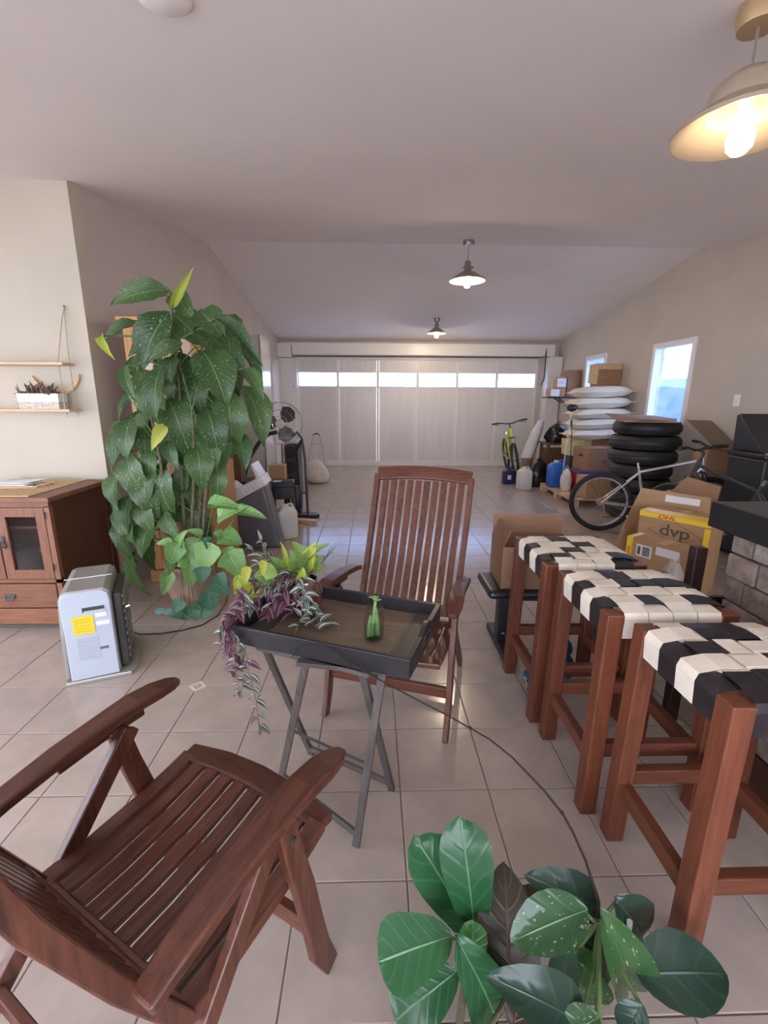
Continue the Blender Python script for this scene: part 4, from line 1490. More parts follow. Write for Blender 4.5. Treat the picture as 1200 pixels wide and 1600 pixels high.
# across the tray to the right, and upright sprigs
for lst in ([(490, 955, 1.84), (495, 972, 1.80), (515, 975, 1.78)], [(470, 970, 1.80), (465, 982, 1.78)], [(485, 970, 1.8), (500, 985, 1.77), (505, 975, 1.77)], [(495, 962, 1.84), (505, 968, 1.82)]):
    P = [vtop, atY(474, 925, 1.64)] + [V((*atZ(x, y, z0 + .03).xy, z0 + .03)) for x, y, _ in lst]
    vine(P, .018, .052, [TG], tr, .42)
for lst in ([(440, 880, 2.02), (415, 868, 2.05), (408, 845, 2.05)], [(435, 880, 2.0), (402, 870, 2.03), (395, 862, 2.03)], [(490, 885, 2.0), (505, 878, 2.02), (515, 865, 2.03)], [(440, 890, 2.02), (418, 878, 2.05), (405, 882, 2.03)]):
    vine(vpx(lst), .017, .060, [TG], tr, .38)
# lime pothos in the same vase
lp = thing('lime_pothos', 'lime green and yellow leaved plant growing from the amber vase', 'plant', vtop + V((.01, .01, 0)))
for bx, by, tx, ty, w, k in ((470, 885, 455, 862, 26, 1), (478, 880, 462, 848, 30, 1), (480, 880, 490, 850, 26, 0), (470, 880, 478, 856, 24, 1), (446, 888, 443, 850, 12, 0), (452, 880, 438, 890, 24, 1), (490, 880, 500, 870, 22, 1), (485, 868, 510, 848, 14, 1), (495, 890, 492, 868, 16, 1),
                             (440, 890, 425, 870, 22, 1), (420, 900, 398, 898, 30, 1), (425, 890, 405, 905, 24, 1), (388, 920, 376, 905, 16, 0), (396, 918, 398, 945, 22, 0), (385, 890, 382, 915, 14, 0), (372, 905, 370, 940, 12, 0), (470, 890, 466, 895, 24, 0), (470, 905, 474, 890, 16, 0), (410, 880, 412, 900, 12, 0)):
    dep = (1.66 if by > 900 else 1.745) if bx > 430 else 1.665
    B, Tt = atY(bx, by, dep), atY(tx, ty, dep - .02)
    B, Tt = settle(B), settle(Tt)
    leaf(lp, (LI, LG)[k], B, Tt, w / FPX * 1.83 * 1.1, to_cam(B, .5) + V((random.uniform(-.4, .4), 0, 0)))
    hh_ = V((B.x - vtop.x, B.y - vtop.y, 0))
    hh_ = hh_ / max(hh_.length, .001)
    MB().tube([vtop - lp.location, vtop + hh_ * .02 + V((0, 0, .022)) - lp.location, vtop + hh_ * min(.06, (B - vtop).length * .6) + V((0, 0, .026)) - lp.location, B - lp.location], .0022, 5).build('petiole', M_stemg, lp)

# ================================================================ potted plants in the near foreground
M_fig = leafmat('fig_leaf', (0.016, 0.078, 0.028), (0.030, 0.125, 0.042), (0.13, 0.28, 0.12), rough=.25, veins=6, vamt=.13, back=(0.05, 0.14, 0.06))
M_figl = leafmat('young_fig_leaf', (0.05, 0.19, 0.045), (0.07, 0.25, 0.06), (0.16, 0.36, 0.13), rough=.3, veins=6, vamt=.2)
M_hoya = leafmat('glossy_leaf', (0.024, 0.075, 0.026), (0.045, 0.115, 0.036), (0.08, 0.17, 0.06), speck=.35, rough=.16, veins=4, vamt=.1, back=(.07, .15, .07), specsize=16.0)
M_hoyad = leafmat('dark_glossy_leaf', (0.018, 0.045, 0.030), (0.032, 0.070, 0.045), (0.06, 0.11, 0.07), rough=.25, veins=4, vamt=.15, back=(.06, .10, .08))
M_crot = leafmat('bronze_leaf', (0.028, 0.026, 0.013), (0.055, 0.038, 0.018), (0.15, 0.07, 0.03), rough=.4, veins=7, vamt=.4)
FP = V((.10, .50, 0))
fpot = thing('fig_pot', 'dark round pot under the large-leaved fig plant', 'plant pot', FP)
M_pot2 = mat('dark_glazed_pot', (0.05, 0.045, 0.045), .4, var=.3)
MB().lathe([(0, 0), (.09, 0), (.10, .05), (.115, .14), (.122, .145), (.122, .16), (.11, .16), (.102, .14), (0, .135)], seg=24).build('pot_body', M_pot2, fpot, smooth=True)
MB().lathe([(0, .15), (.101, .14), (0, .136)], seg=16).build('soil', M_soil, fpot)
fig = thing('fiddle_leaf_fig', 'young fig plant with broad rounded green leaves beside the wooden stool', 'plant', FP + V((0, 0, .145)))
sc_, ox, oy = 620 / 1200, 580, 1160
FI, FL_ = leaf_mesh('fiddle', M_fig, .16, .16, .02, 10), leaf_mesh('fiddle', M_figl, .12, .2, .015, 8)
CRM = leaf_mesh('oval', M_crot, .25, .2, .03, 8)
figtop = atY(ox + 300 * sc_, oy + 590 * sc_, .83)
MB().tube([(0, 0, 0), (figtop - fig.location) * .5 + V((.01, 0, .02)), figtop - fig.location], [.011, .009, .006], 8).build('stem', M_cane, fig, smooth=True)
for bx, by, tx, ty, w, dp, me in ((312, 565, 278, 268, 172, .86, FI), (300, 570, 158, 312, 165, .90, FI), (245, 585, 25, 655, 200, .80, FI), (262, 690, 62, 845, 185, .78, FI), (255, 585, 420, 900, 185, .76, FI), (312, 692, 308, 550, 90, .79, FL_)):
    B, Tt = atY(ox + bx * sc_, oy + by * sc_, dp), atY(ox + tx * sc_, oy + ty * sc_, dp + (.03 if ty < by else -.04))
    mid = B.lerp(Tt, .5)
    leaf(fig, me, B, Tt, 1.2 * w * sc_ / FPX * (mid - CAM).dot(FWD), to_cam(mid, .3))
    MB().tube([figtop - fig.location, B.lerp(figtop, .5) - V((0, 0, .01)) - fig.location, B.lerp(Tt, .08) - fig.location], .004, 6).build('petiole', M_stemg, fig, smooth=True)
for bx, by, tx, ty, w, dp in ((420, 740, 405, 395, 190, .78), (480, 640, 478, 425, 150, .84), (430, 860, 470, 640, 170, .72)):
    B, Tt = atY(ox + bx * sc_, oy + by * sc_, dp), atY(ox + tx * sc_, oy + ty * sc_, dp + .11)
    mid = B.lerp(Tt, .5)
    leaf(fig, CRM, B, Tt, w * sc_ / FPX * (mid - CAM).dot(FWD), to_cam(mid, .1))
    MB().tube([V((.02, .03, .0)), V((.03, .07, .06)), (B - fig.location) * .6 + V((0, 0, .05)), B - fig.location], .004, 6).build('petiole', M_cane, fig)
HP = V((.44, .50, 0))
hpot = thing('hoya_pot', 'brown clay pot under the glossy dark-leaved vine plant', 'plant pot', HP)
MB().lathe([(0, 0), (.085, 0), (.095, .05), (.11, .14), (.118, .145), (.118, .16), (.105, .16), (.098, .14), (0, .135)], seg=24).build('pot_body', M_terracotta, hpot, smooth=True)
MB().lathe([(0, .15), (.097, .14), (0, .136)], seg=16).build('soil', M_soil, hpot)
hy_ = thing('glossy_vine_plant', 'glossy dark-leaved plant sending one long bare stem to the tray table', 'plant', HP + V((0, 0, .145)))
HO, HD = leaf_mesh('oval', M_hoya, .18, .22, .012, 10), leaf_mesh('oval', M_hoyad, .2, .2, .012, 10)
hc = atY(ox + 690 * sc_, oy + 540 * sc_, .86)
MB().tube([(0, 0, 0), (hc - hy_.location) * .5 + V((-.02, 0, 0)), hc - hy_.location], [.010, .008, .005], 8).build('stem', M_stemg, hy_, smooth=True)
for bx, by, tx, ty, w, dp, me in ((655, 505, 420, 595, 150, .765, HO), (690, 505, 505, 405, 120, .95, HD), (690, 520, 832, 860, 150, .80, HO), (800, 700, 1090, 690, 195, .78, HD), (645, 860, 408, 715, 160, .70, HD), (735, 470, 860, 620, 150, .90, HD),
                                  (600, 600, 570, 770, 90, .80, HD), (660, 710, 685, 850, 95, .82, HO), (640, 590, 760, 700, 120, .86, HD), (690, 830, 560, 900, 100, .68, HO), (820, 790, 760, 905, 100, .70, HD), (600, 640, 690, 720, 90, .82, HO)):
    B, Tt = atY(ox + bx * sc_, oy + by * sc_, dp), atY(ox + tx * sc_, oy + ty * sc_, dp - .02)
    mid = B.lerp(Tt, .5)
    leaf(hy_, me, B, Tt, w * sc_ / FPX * (mid - CAM).dot(FWD), to_cam(mid, .35))
    MB().tube([hc - hy_.location, B.lerp(hc, .5) - V((0, 0, .015)) - hy_.location, B.lerp(Tt, .06) - hy_.location], .0045, 6).build('petiole', M_stemg, hy_, smooth=True)
b = atY(ox + 775 * sc_, oy + 610 * sc_, .86)
MB().tube([b - hy_.location, atY(ox + 782 * sc_, oy + 540 * sc_, .87) - hy_.location], .007, 8).build('cut_stub', M_milky, hy_)
LV = [(935, 1412, .87), (928, 1385, .88), (915, 1345, .91), (895, 1300, .95), (878, 1270, .98), (850, 1235, 1.02), (800, 1183, 1.09), (765, 1155, 1.13), (735, 1138, 1.16), (700, 1118, 1.19), (660, 1098, 1.22), (600, 1066, 1.26), (548, 1036, 1.305), (525, 1018, 1.325), (505, 1007, 1.335), (483, 1005, 1.35), (465, 1012, 1.365), (457, 1026, 1.375)]
PV = [hc - hy_.location] + [atY(*q) - hy_.location for q in LV]
M_barestem = mat('bare_stem', (0.028, 0.023, 0.019), .85, var=.3, spec=.2)
MB().tube(PV, [.004] + [.0034] * 6 + [.0024] * (len(LV) - 6), 6).build('long_stem', M_barestem, hy_, smooth=True)
for k in (5, 9, 13):
    MB().sphere(PV[k], .0055, 8, 6).build('stem_node', M_barestem, hy_, smooth=True)

# no blade may dip into the floor
bpy.context.view_layer.update()
for plant in (sg, fig, hy_):
    for c in plant.children:
        if c.name.split('.')[0] == 'leaf':
            zmin = min((c.matrix_world @ v.co).z for v in c.data.vertices)
            if zmin < .004:
                c.matrix_basis = Matrix.Translation((0, 0, .004 - zmin)) @ c.matrix_basis
# ================================================================ pine armoire behind the tall plant
ar = thing('pine_armoire', 'tall honey coloured pine armoire with panelled doors behind the leafy plant', 'wardrobe', (-1.545, 3.93, 0))
w, d0, d1, H = .29, -.27, .26, 2.07
for s in (-1, 1):
    MB().bb(s * w, s * (w - .022), d0 + .02, d1, .0, H - .05).build('side_panel', PINE['Z'], ar, bevel=.002)
MB().bb(-w, w, d1 - .012, d1, 0, H - .05).build('back_panel', PINE['Z'], ar)
MB().bb(-w + .02, w - .02, d0 + .02, d1, .08, .1).build('floor_board', PINE['X'], ar)
MB().bb(-w - .035, w + .035, d0 - .03, d1, H - .03, H).build('cornice', PINE['X'], ar, bevel=.008)
MB().bb(-w - .015, w + .015, d0 - .012, d1, H - .065, H - .03).build('cornice_moulding', PINE['X'], ar, bevel=.006)
MB().bb(-w - .01, w + .01, d0 - .012, d0 + .02, 0, .10).build('plinth', PINE['X'], ar, bevel=.004)
for s in (-1, 1):
    MB().bb(s * w, s * (w - .05), d0, d0 + .022, .10, H - .065).build('front_stile', PINE['Z'], ar)
    a, b = (.003, w - .052) if s > 0 else (-w + .052, -.003)
    dd = MB().bb(a, a + .045, d0 - .004, d0 + .018, .11, H - .07).bb(b - .045, b, d0 - .004, d0 + .018, .11, H - .07).build('door', PINE['Z'], ar, bevel=.002)
    for za, zb in ((.11, .18), (.92, 1.0), (H - .15, H - .07)):
        MB().bb(a + .045, b - .045, d0 - .004, d0 + .018, za, zb).build('door_rail', PINE['X'], dd, bevel=.002)
    MB().bb(a + .04, b - .04, d0 + .008, d0 + .014, .17, .93).build('door_panel', PINE['Z'], dd)
    MB().bb(a + .04, b - .04, d0 + .008, d0 + .014, .99, H - .14).build('door_panel', mat('reflection_pink_panel', (.62, .47, .36), .35, var=.06), dd)  # pinkish tone paints a glass door's reflection into the panel colour
    kx = a + .03 if s > 0 else b - .03
    MB().sphere((kx, d0 - .018, 1.05), .014, 10, 6).build('knob', M_darkgrey, dd, smooth=True)

# ================================================================ tall white wardrobe on the left wall
wd = thing('white_wardrobe', 'tall glossy white two-door cupboard standing against the left wall', 'wardrobe', (-1.735, 6.76, 0))
M_gloss = mat('gloss_white', (0.74, 0.74, 0.74), .12, var=.02)
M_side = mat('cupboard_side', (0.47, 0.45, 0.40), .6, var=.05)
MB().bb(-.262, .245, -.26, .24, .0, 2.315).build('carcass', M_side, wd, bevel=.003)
MB().bb(.247, .266, -.258, .238, .06, 1.50).build('door', M_gloss, wd, bevel=.003)
MB().bb(.247, .266, -.258, .238, 1.515, 2.31).build('door', M_gloss, wd, bevel=.003)
MB().bb(.24, .248, -.262, -.254, 0, 2.315).build('edge_strip', M_black, wd)

# ================================================================ grey bin leaning with white grille
bn = thing('cooler_cabinet', 'tilted grey smoked plastic tub with white slatted rim by the clay pot', 'plastic tub', (-1.2, 4.52, 0))
M_smoke = mat('smoked_plastic', (0.13, 0.13, 0.15), .28, var=.25, scale=4, spec=.6)
pl_ = [(-.35, 0, .40), (.13, 0, .66), (.27, 0, .0), (-.13, 0, .0)]
MB().prism(pl_, (0, .26, 0)).build('tub_body', M_smoke, bn, bevel=.03, seg=3)
u = (V(pl_[1]) - V(pl_[0])).normalized()
v_ = V((-u.z, 0, u.x))
P0 = V(pl_[0]) - u * .02 - v_ * .012
wht = M_white
L_ = (V(pl_[1]) - V(pl_[0])).length + .04
MB().prism([P0 + V((0, -.02, 0)), P0 + u * L_ + V((0, -.02, 0)), P0 + u * L_ + v_ * .10 + V((0, -.02, 0)), P0 + u * .1 + v_ * .10 + V((0, -.02, 0))], (0, .3, 0)).build('rim', wht, bn, bevel=.008)
for k in range(11):
    q = P0 + u * (.1 + k * .04) + v_ * .012 + V((0, -.022, 0))
    MB().prism([q, q + u * .006, q + u * .006 + v_ * .075, q + v_ * .075], (0, -.006, 0)).build('slat', mat('rim_groove', (.55, .56, .58), .5), bn)
q = P0 + u * (L_ - .06) + v_ * .08
MB().prism([q, q + u * .05, q + u * .05 + v_ * .17, q + v_ * .17 + u * .03], (0, .26, 0)).build('corner_post', wht, bn, bevel=.008)
q = P0 + u * .17 + v_ * .08
MB().prism([q, q + u * .16, q + u * .12 + v_ * .10, q + v_ * .10 + u * .01], (0, .2, 0)).build('control_box', wht, bn, bevel=.008)
MB().tube([(-.05, -.012, .46), (.02, -.014, .30), (.10, -.014, .12), (.05, -.014, .05)], .006, 6).build('moulded_line', M_smoke, bn)
sbx = thing('wooden_box', 'small brown wooden box resting behind the grey tub', 'box', (-1.5, 5.05, .62))
MB().bb(-.09, .09, -.09, .09, 0, .30).build('box_body', BRW['X'], sbx, bevel=.004)
MB().bb(-.097, .097, -.097, .097, .30, .33).build('lid', mat('pink_lid', (.45, .30, .28), .4, var=.1), sbx, bevel=.004)
MB().bb(-.012, .012, -.1, -.09, .22, .26).build('clasp', M_chrome, sbx)
std = thing('low_stand', 'low dark brown stand hidden behind the grey tub', 'stand', (-1.5, 5.05, 0))
MB().bb(-.17, .17, -.15, .15, .59, .62).build('stand_top', DKW['X'], std, bevel=.003)
for sx in (-1, 1):
    for sy in (-1, 1):
        MB().bb(sx * .15 - .018, sx * .15 + .018, sy * .13 - .018, sy * .13 + .018, 0, .59).build('leg', DKW['Z'], std)


def jug(name, label, loc, w, d, h, m, rz=0, cap=M_red, group=None):
    t = thing(name, label, 'jerry can', loc, rz, group)
    n = 16
    body = MB()
    ring = []
    prof = [(.0, .82), (.02, .95), (.05, 1.0), (.72, 1.0), (.80, .92), (.88, .62), (.90, .36)]
    for zf, sc in prof:
        r = []
        for k in range(n):
            a = 2 * PI * k / n
            ca, sa = math.cos(a), math.sin(a)
            e = .35
            r.append((math.copysign(abs(ca) ** e, ca) * w / 2 * sc, math.copysign(abs(sa) ** e, sa) * d / 2 * sc, zf * h))
        ring.append(r)
    vs = [p for r in ring for p in r]
    fs = [(i * n + k, i * n + (k + 1) % n, (i + 1) * n + (k + 1) % n, (i + 1) * n + k) for i in range(len(ring) - 1) for k in range(n)]
    fs += [tuple(range(n - 1, -1, -1)), tuple((len(ring) - 1) * n + k for k in range(n))]
    body.add(vs, fs).build('can_body', m, t, smooth=True)
    MB().lathe([(0, .89 * h), (w * .14, .89 * h), (w * .14, .97 * h), (0, .97 * h)], (-w * .1, 0, 0), 14).build('cap', cap, t, smooth=True)
    MB().tube([(-w * .02, 0, .89 * h), (w * .12, 0, .97 * h), (w * .28, 0, .96 * h), (w * .38, 0, .84 * h)], w * .055, 8).build('handle', m, t, smooth=True)
    return t


jug('water_jug', 'milky white plastic water jug on the floor beside the black step stool', (-.93, 4.90, 0), .215, .17, .39, M_milky, .4, M_milky)
# black step stool
bs_ = thing('step_stool', 'black plastic step stool with a painted bluish highlight on top', 'stool', (-1.03, 5.32, 0), .12)
for s in (-1, 1):
    MB().prism([(s * .135, -.12, 0), (s * .135, -.09, 0), (s * .115, .0, .50), (s * .115, -.03, .50)], (-.02 * s, 0, 0)).build('leg', M_black, bs_)
    MB().prism([(s * .135, .12, 0), (s * .135, .09, 0), (s * .115, .06, .50), (s * .115, .09, .50)], (-.02 * s, 0, 0)).build('leg', M_black, bs_)
MB().bb(-.125, .125, -.11, .11, .50, .565).build('top', M_black, bs_, bevel=.012)
MB().bb(-.115, .115, -.105, -.09, .36, .50).build('apron', M_black, bs_)
MB().prism([(-.11, -.1, .566), (-.02, -.1, .566), (-.02, .0, .566), (-.11, -.0, .566)], (0, 0, .004)).build('paper', mat('blue_highlight_paint', (.55, .68, .88), .4, var=.1), bs_)  # thin pale blue sheet paints in the highlight on the stool top
# pedestal fan
fn = thing('pedestal_fan', 'pedestal fan with dark smoked blades and wire guard', 'fan', (-1.19, 6.2, 0))
MB().lathe([(0, 0), (.17, 0), (.17, .015), (.05, .04), (.02, .06), (0, .06)], seg=24).build('base', M_milky, fn, smooth=True)
MB().tube([(.0, .05, .05), (0, .05, .7), (0, .05, 1.1)], [.016, .014, .012], 10).build('pole', M_chrome, fn, smooth=True)
MB().lathe([(0, -.09), (.05, -.085), (.07, -.05), (.07, .05), (.05, .09), (0, .095)], (0, .07, 1.17), 18, RX(PI / 2)).build('motor', M_milky, fn, smooth=True)
R_ = .275
gd_ = MB()
for yy, rr in ((-.09, .10), (-.09, .18), (-.05, R_), (.02, R_)):
    gd_.tube([(rr * math.cos(k * PI / 16), yy, 1.17 + rr * math.sin(k * PI / 16)) for k in range(32)], .0035, 5, True)
for k in range(36):
    a = 2 * PI * k / 36
    c, s = math.cos(a), math.sin(a)
    gd_.tube([(.06 * c, -.095, 1.17 + .06 * s), (.18 * c, -.09, 1.17 + .18 * s), (R_ * c, -.05, 1.17 + R_ * s), (R_ * c, .02, 1.17 + R_ * s)], .0012, 3)
gd_.build('wire_guard', M_chrome, fn)
MB().lathe([(0, 0), (.06, 0), (.06, .02), (.045, .035), (0, .035)], (0, -.095, 1.17), 18, RX(PI / 2)).build('guard_cap', M_milky, fn, smooth=True)
M_blade = mat('smoked_blade', (0.055, 0.06, 0.06), .25, var=.1, spec=.6)
for k in range(3):
    a0 = .95 + k * 2 * PI / 3
    pts = []
    for rr, aa in ((.045, -.6), (.12, -.78), (.20, -.62), (.245, -.25), (.25, .1), (.22, .48), (.14, .68), (.05, .6)):
        pts.append(V((rr * math.cos(a0 + aa), -.03 + .03 * aa, 1.17 + rr * math.sin(a0 + aa))))
    MB().prism(pts, (0, .004, 0)).build('blade', M_blade, fn)
# bagged box, speaker and vacuum cleaner
b2 = thing('cardboard_box', 'plain orange brown cardboard box under the pedestal fan blades', 'box', (-1.17, 5.72, .42))
MB().bb(-.095, .095, -.09, .09, 0, .27).build('box_body', M_card, b2, bevel=.002)
for s in (-1, 1):
    MB().box((s * .05, 0, .274), (.1, .18, .004), RY(.06 * s)).build('flap', M_card2, b2)
st2 = thing('plant_stool', 'small dark square stool carrying the orange brown box', 'stool', (-1.17, 5.72, 0))
MB().bb(-.12, .12, -.12, .12, .39, .42).build('seat', DKW['X'], st2, bevel=.003)
for sx in (-1, 1):
    for sy in (-1, 1):
        MB().bb(sx * .1 - .015, sx * .1 + .015, sy * .1 - .015, sy * .1 + .015, 0, .39).build('leg', DKW['Z'], st2)
sp = thing('tower_speaker', 'dark grey tall loudspeaker standing behind the pedestal fan', 'speaker', (-1.25, 7.25, 0), -.1)
MB().bb(-.13, .13, -.13, .13, .02, .82).build('cabinet', M_darkgrey, sp, bevel=.008)
for z in (.22, .45, .68):
    MB().lathe([(0, .004), (.05, .0), (.085, -.012), (.095, -.006), (.095, .004), (0, .006)], (0, -.132, z), 20, RX(PI / 2)).build('driver', M_black, sp, smooth=True)
MB().bb(-.15, .15, -.15, .15, 0, .02).build('plinth', M_black, sp)
vc = thing('upright_vacuum', 'upright vacuum cleaner with long dark tube and floor head', 'vacuum cleaner', (-.83, 5.82, 0))
MB().prism([(-.14, -.12, .0), (.12, -.12, 0), (.16, -.06, 0), (.10, .06, 0), (-.12, .06, 0)], (0, 0, .05)).build('floor_head', M_black, vc, bevel=.01)
MB().tube([(0, 0, .05), (-.012, .03, .4), (-.025, .08, .75), (-.06, .12, 1.0), (-.12, .12, 1.08), (-.17, .1, 1.02)], .017, 10).build('tube', M_darkgrey, vc, smooth=True)
MB().tube([(-.06, .11, .98), (-.14, .15, .84), (-.12, .1, .4), (-.17, .06, .16)], .02, 8).build('hose', M_black, vc, smooth=True)
MB().lathe([(0, -.2), (.06, -.18), (.075, -.1), (.075, .1), (.05, .17), (0, .18)], (-.15, .10, .22), 16).build('dust_canister', M_darkgrey, vc, smooth=True)
fl_ = thing('curved_tube', 'thick black curved tube rising over the grey tub toward the fan', 'hose', (-1.45, 5.6, .0))
MB().tube([(-.12, -.2, .02), (-.1, -.15, .5), (-.02, -.02, .80), (.1, .0, .98), (.22, .0, 1.08), (.32, .0, 1.10)], .025, 10).build('tube', M_black, fl_, smooth=True)
MB().lathe([(0, 0), (.09, 0), (.09, .02), (.03, .04), (0, .04)], (-.12, -.2, 0), 16).build('foot', M_black, fl_, smooth=True)
sho = thing('floor_boards', 'two short grey planks lying on the floor beside the vacuum head', 'planks', (-.86, 5.52, 0), -.5)
MB().bb(-.16, .16, -.05, .05, 0, .02).build('plank', PALE['X'], sho)
MB().box((.03, .02, .032), (.3, .1, .02), RZ(.25)).build('plank', PALE['X'], sho)
# white cloth bag and folded trolley by the garage door
cbg = thing('cloth_bag', 'full cream cloth bag slumped on the floor by the garage door', 'bag', (-.99, 8.3, 0))
sec = [(0, .16, .13), (.05, .22, .17), (.18, .235, .18), (.30, .19, .15), (.38, .12, .10), (.43, .05, .05)]
bm_ = MB()
n = 18
vs = []
for z, rx, ry in sec:
    for k in range(n):
        a = 2 * PI * k / n
        wv = 1 + .07 * math.sin(3 * a + z * 9) + .04 * math.sin(7 * a)
        vs.append((rx * wv * math.cos(a) - z * .12, ry * wv * math.sin(a), z))
fs = [(i * n + k, i * n + (k + 1) % n, (i + 1) * n + (k + 1) % n, (i + 1) * n + k) for i in range(len(sec) - 1) for k in range(n)]
fs += [tuple(range(n - 1, -1, -1)), tuple((len(sec) - 1) * n + k for k in range(n))]
bm_.add(vs, fs).build('bag_body', M_cream, cbg, smooth=True, subsurf=1)
for s in (-1, 1):
    MB().tube([(-.1 + .0 * s, .05 * s, .38), (-.12, .05 * s, .55), (-.09, .05 * s, .66), (-.05, .05 * s, .55), (.0, .05 * s, .40)], .008, 6).build('strap', M_cream, cbg, smooth=True)
tro = thing('folded_trolley', 'folded metal trolley frame leaning behind the cream cloth bag', 'trolley', (-1.05, 8.75, 0))
for s in (-1, 1):
    MB().tube([(s * .16, 0, .0), (s * .15, .05, .4), (s * .06, .1, .82)], .012, 8).build('frame_tube', M_silver, tro)
MB().tube([(-.06, .1, .82), (0, .1, .85), (.06, .1, .82)], .012, 8).build('grip', M_black, tro)
for z in (.2, .45, .65):
    MB().tube([(-.15 + z * .1, .03 + z * .05, z), (.15 - z * .1, .03 + z * .05, z)], .009, 6).build('crossbar', M_silver, tro)
for s in (-1, 1):
    MB().lathe([(0, -.015), (.07, -.015), (.085, 0), (.07, .015), (0, .015)], (s * .2, .06, .086), 16, RY(PI / 2)).build('wheel', M_rubber, tro, smooth=True)
# ================================================================ storage along the right wall
def carton(name, label, loc, w, d, h, m, rz=0, flaps=(), group=None, wall=.006, open_=True, cat='box'):
    """open cardboard box: four walls, base and flaps (side, angle, length)"""
    t = thing(name, label, cat, loc, rz, group)
    MB().bb(-w / 2, w / 2, -d / 2, -d / 2 + wall, 0, h).build('front_wall', m, t)
    MB().bb(-w / 2, w / 2, d / 2 - wall, d / 2, 0, h).build('back_wall', m, t)
    for s in (-1, 1):
        MB().bb(s * w / 2, s * (w / 2 - wall), -d / 2 + wall, d / 2 - wall, 0, h).build('side_wall', m, t)
    MB().bb(-w / 2, w / 2, -d / 2, d / 2, 0, wall).build('base', m, t)
    if not open_:
        MB().bb(-w / 2, -.002, -d / 2, d / 2, h, h + wall).build('flap', m, t)
        MB().bb(.002, w / 2, -d / 2, d / 2, h, h + wall).build('flap', m, t)
        MB().bb(-.03, .03, -d / 2 - .001, d / 2 + .001, h + wall, h + wall + .001).build('tape', M_card2, t)
    for side, ang, ln in flaps:
        a = ang
        if side in 'LR':
            s = -1 if side == 'L' else 1
            p = V((s * (w / 2 - wall / 2), 0, h))
            q = p + V((s * math.cos(a), 0, math.sin(a))) * ln
            MB().bar(p, q, d - .01, wall * .8, up=(s * -math.sin(a), 0, math.cos(a))).build('flap', M_card2 if m is M_card else m, t)
        else:
            s = -1 if side == 'F' else 1
            p = V((0, s * (d / 2 - wall / 2), h))
            q = p + V((0, s * math.cos(a), math.sin(a))) * ln
            MB().bar(p, q, w - .01, wall * .8, up=(0, s * -math.sin(a), math.cos(a))).build('flap', M_card2 if m is M_card else m, t)
    return t


# ---- pallet
pa_ = thing('pallet', 'low wooden pallet on the floor under the storage boxes', 'pallet', (3.41, 6.98, 0))
for k in range(7):
    MB().bb(-.54, .54, -.66 + k * .20, -.66 + k * .20 + .12, .10, .122).build('deck_board', PALE['X'], pa_)
for x in (-.50, 0, .50):
    MB().bb(x - .04, x + .04, -.66, .66, .08, .10).build('stringer', PALE['Y'], pa_)
    for y in (-.6, 0, .6):
        MB().bb(x - .045, x + .045, y - .06, y + .06, .0, .08).build('block', PALE['X'], pa_)
PZ = .1225
jug('jerry_can', 'bright blue plastic jerry can standing at the pallet edge', (3.0, 7.30, PZ), .29, .22, .44, M_bluecan, .05, M_milky)
jug('jerry_can', 'white plastic jerry can on the floor in front of a black bag', (2.60, 7.68, 0), .235, .18, .40, M_milky, .1, M_milky)
nj = jug('detergent_jug', 'navy blue plastic jug with a white label on the floor', (2.50, 8.22, 0), .23, .16, .30, M_navy, .2, M_navy)
MB().bb(-.07, .0, -.084, -.081, .09, .17).build('paper_label', M_paper, nj)
# red tote with blue lid, handled box on it
to = thing('storage_tote', 'red plastic storage tote with a dark blue lid on the pallet', 'storage box', (3.46, 6.98, PZ))
MB().prism([(-.30, -.2, 0), (.30, -.2, 0), (.33, -.22, .29), (-.33, -.22, .29)], (0, .40, 0)).build('tub', M_red, to, bevel=.015)
MB().bb(-.345, .345, -.235, .20, .291, .325).build('lid', M_violet, to, bevel=.008)
bh = carton('moving_box', 'brown cardboard box with hand holes on top of the red tote', (3.47, 7.0, PZ + .3255), .56, .38, .34, M_card3, .18, open_=False)
MB().bb(-.284, -.279, -.05, .05, .21, .245).build('painted_hole', M_black, bh)  # black patch painted on the wall for the hole's shaded inside
MB().bb(-.03, .03, -.193, -.189, .12, .16).build('printed_mark', M_ink, bh)
pb_ = thing('plastic_bag', 'crumpled pale grey plastic bag tucked beside the red tote', 'bag', (3.02, 6.98, PZ))
bm_ = MB()
vs, n = [], 14
sec = [(0, .06, .1), (.08, .075, .14), (.2, .07, .13), (.29, .045, .08), (.34, .02, .03)]
for z, rx, ry in sec:
    for k in range(n):
        a = 2 * PI * k / n
        wv = 1 + .14 * math.sin(4 * a + z * 20)
        vs.append((rx * wv * math.cos(a), ry * wv * math.sin(a), z))
fs = [(i * n + k, i * n + (k + 1) % n, (i + 1) * n + (k + 1) % n, (i + 1) * n + k) for i in range(len(sec) - 1) for k in range(n)] + [tuple(range(n - 1, -1, -1)), tuple(4 * n + k for k in range(n))]
bm_.add(vs, fs).build('bag_body', M_milky, pb_, smooth=True)
MB().tube([(-.02, 0, .33), (-.03, 0, .37), (.0, 0, .385), (.02, 0, .35)], .006, 6).build('tied_handle', M_milky, pb_)
carton('cardboard_box', 'worn cardboard box on the pallet behind the bicycle wheel', (3.30, 6.50, PZ), .52, .34, .30, M_card, 0, open_=False)
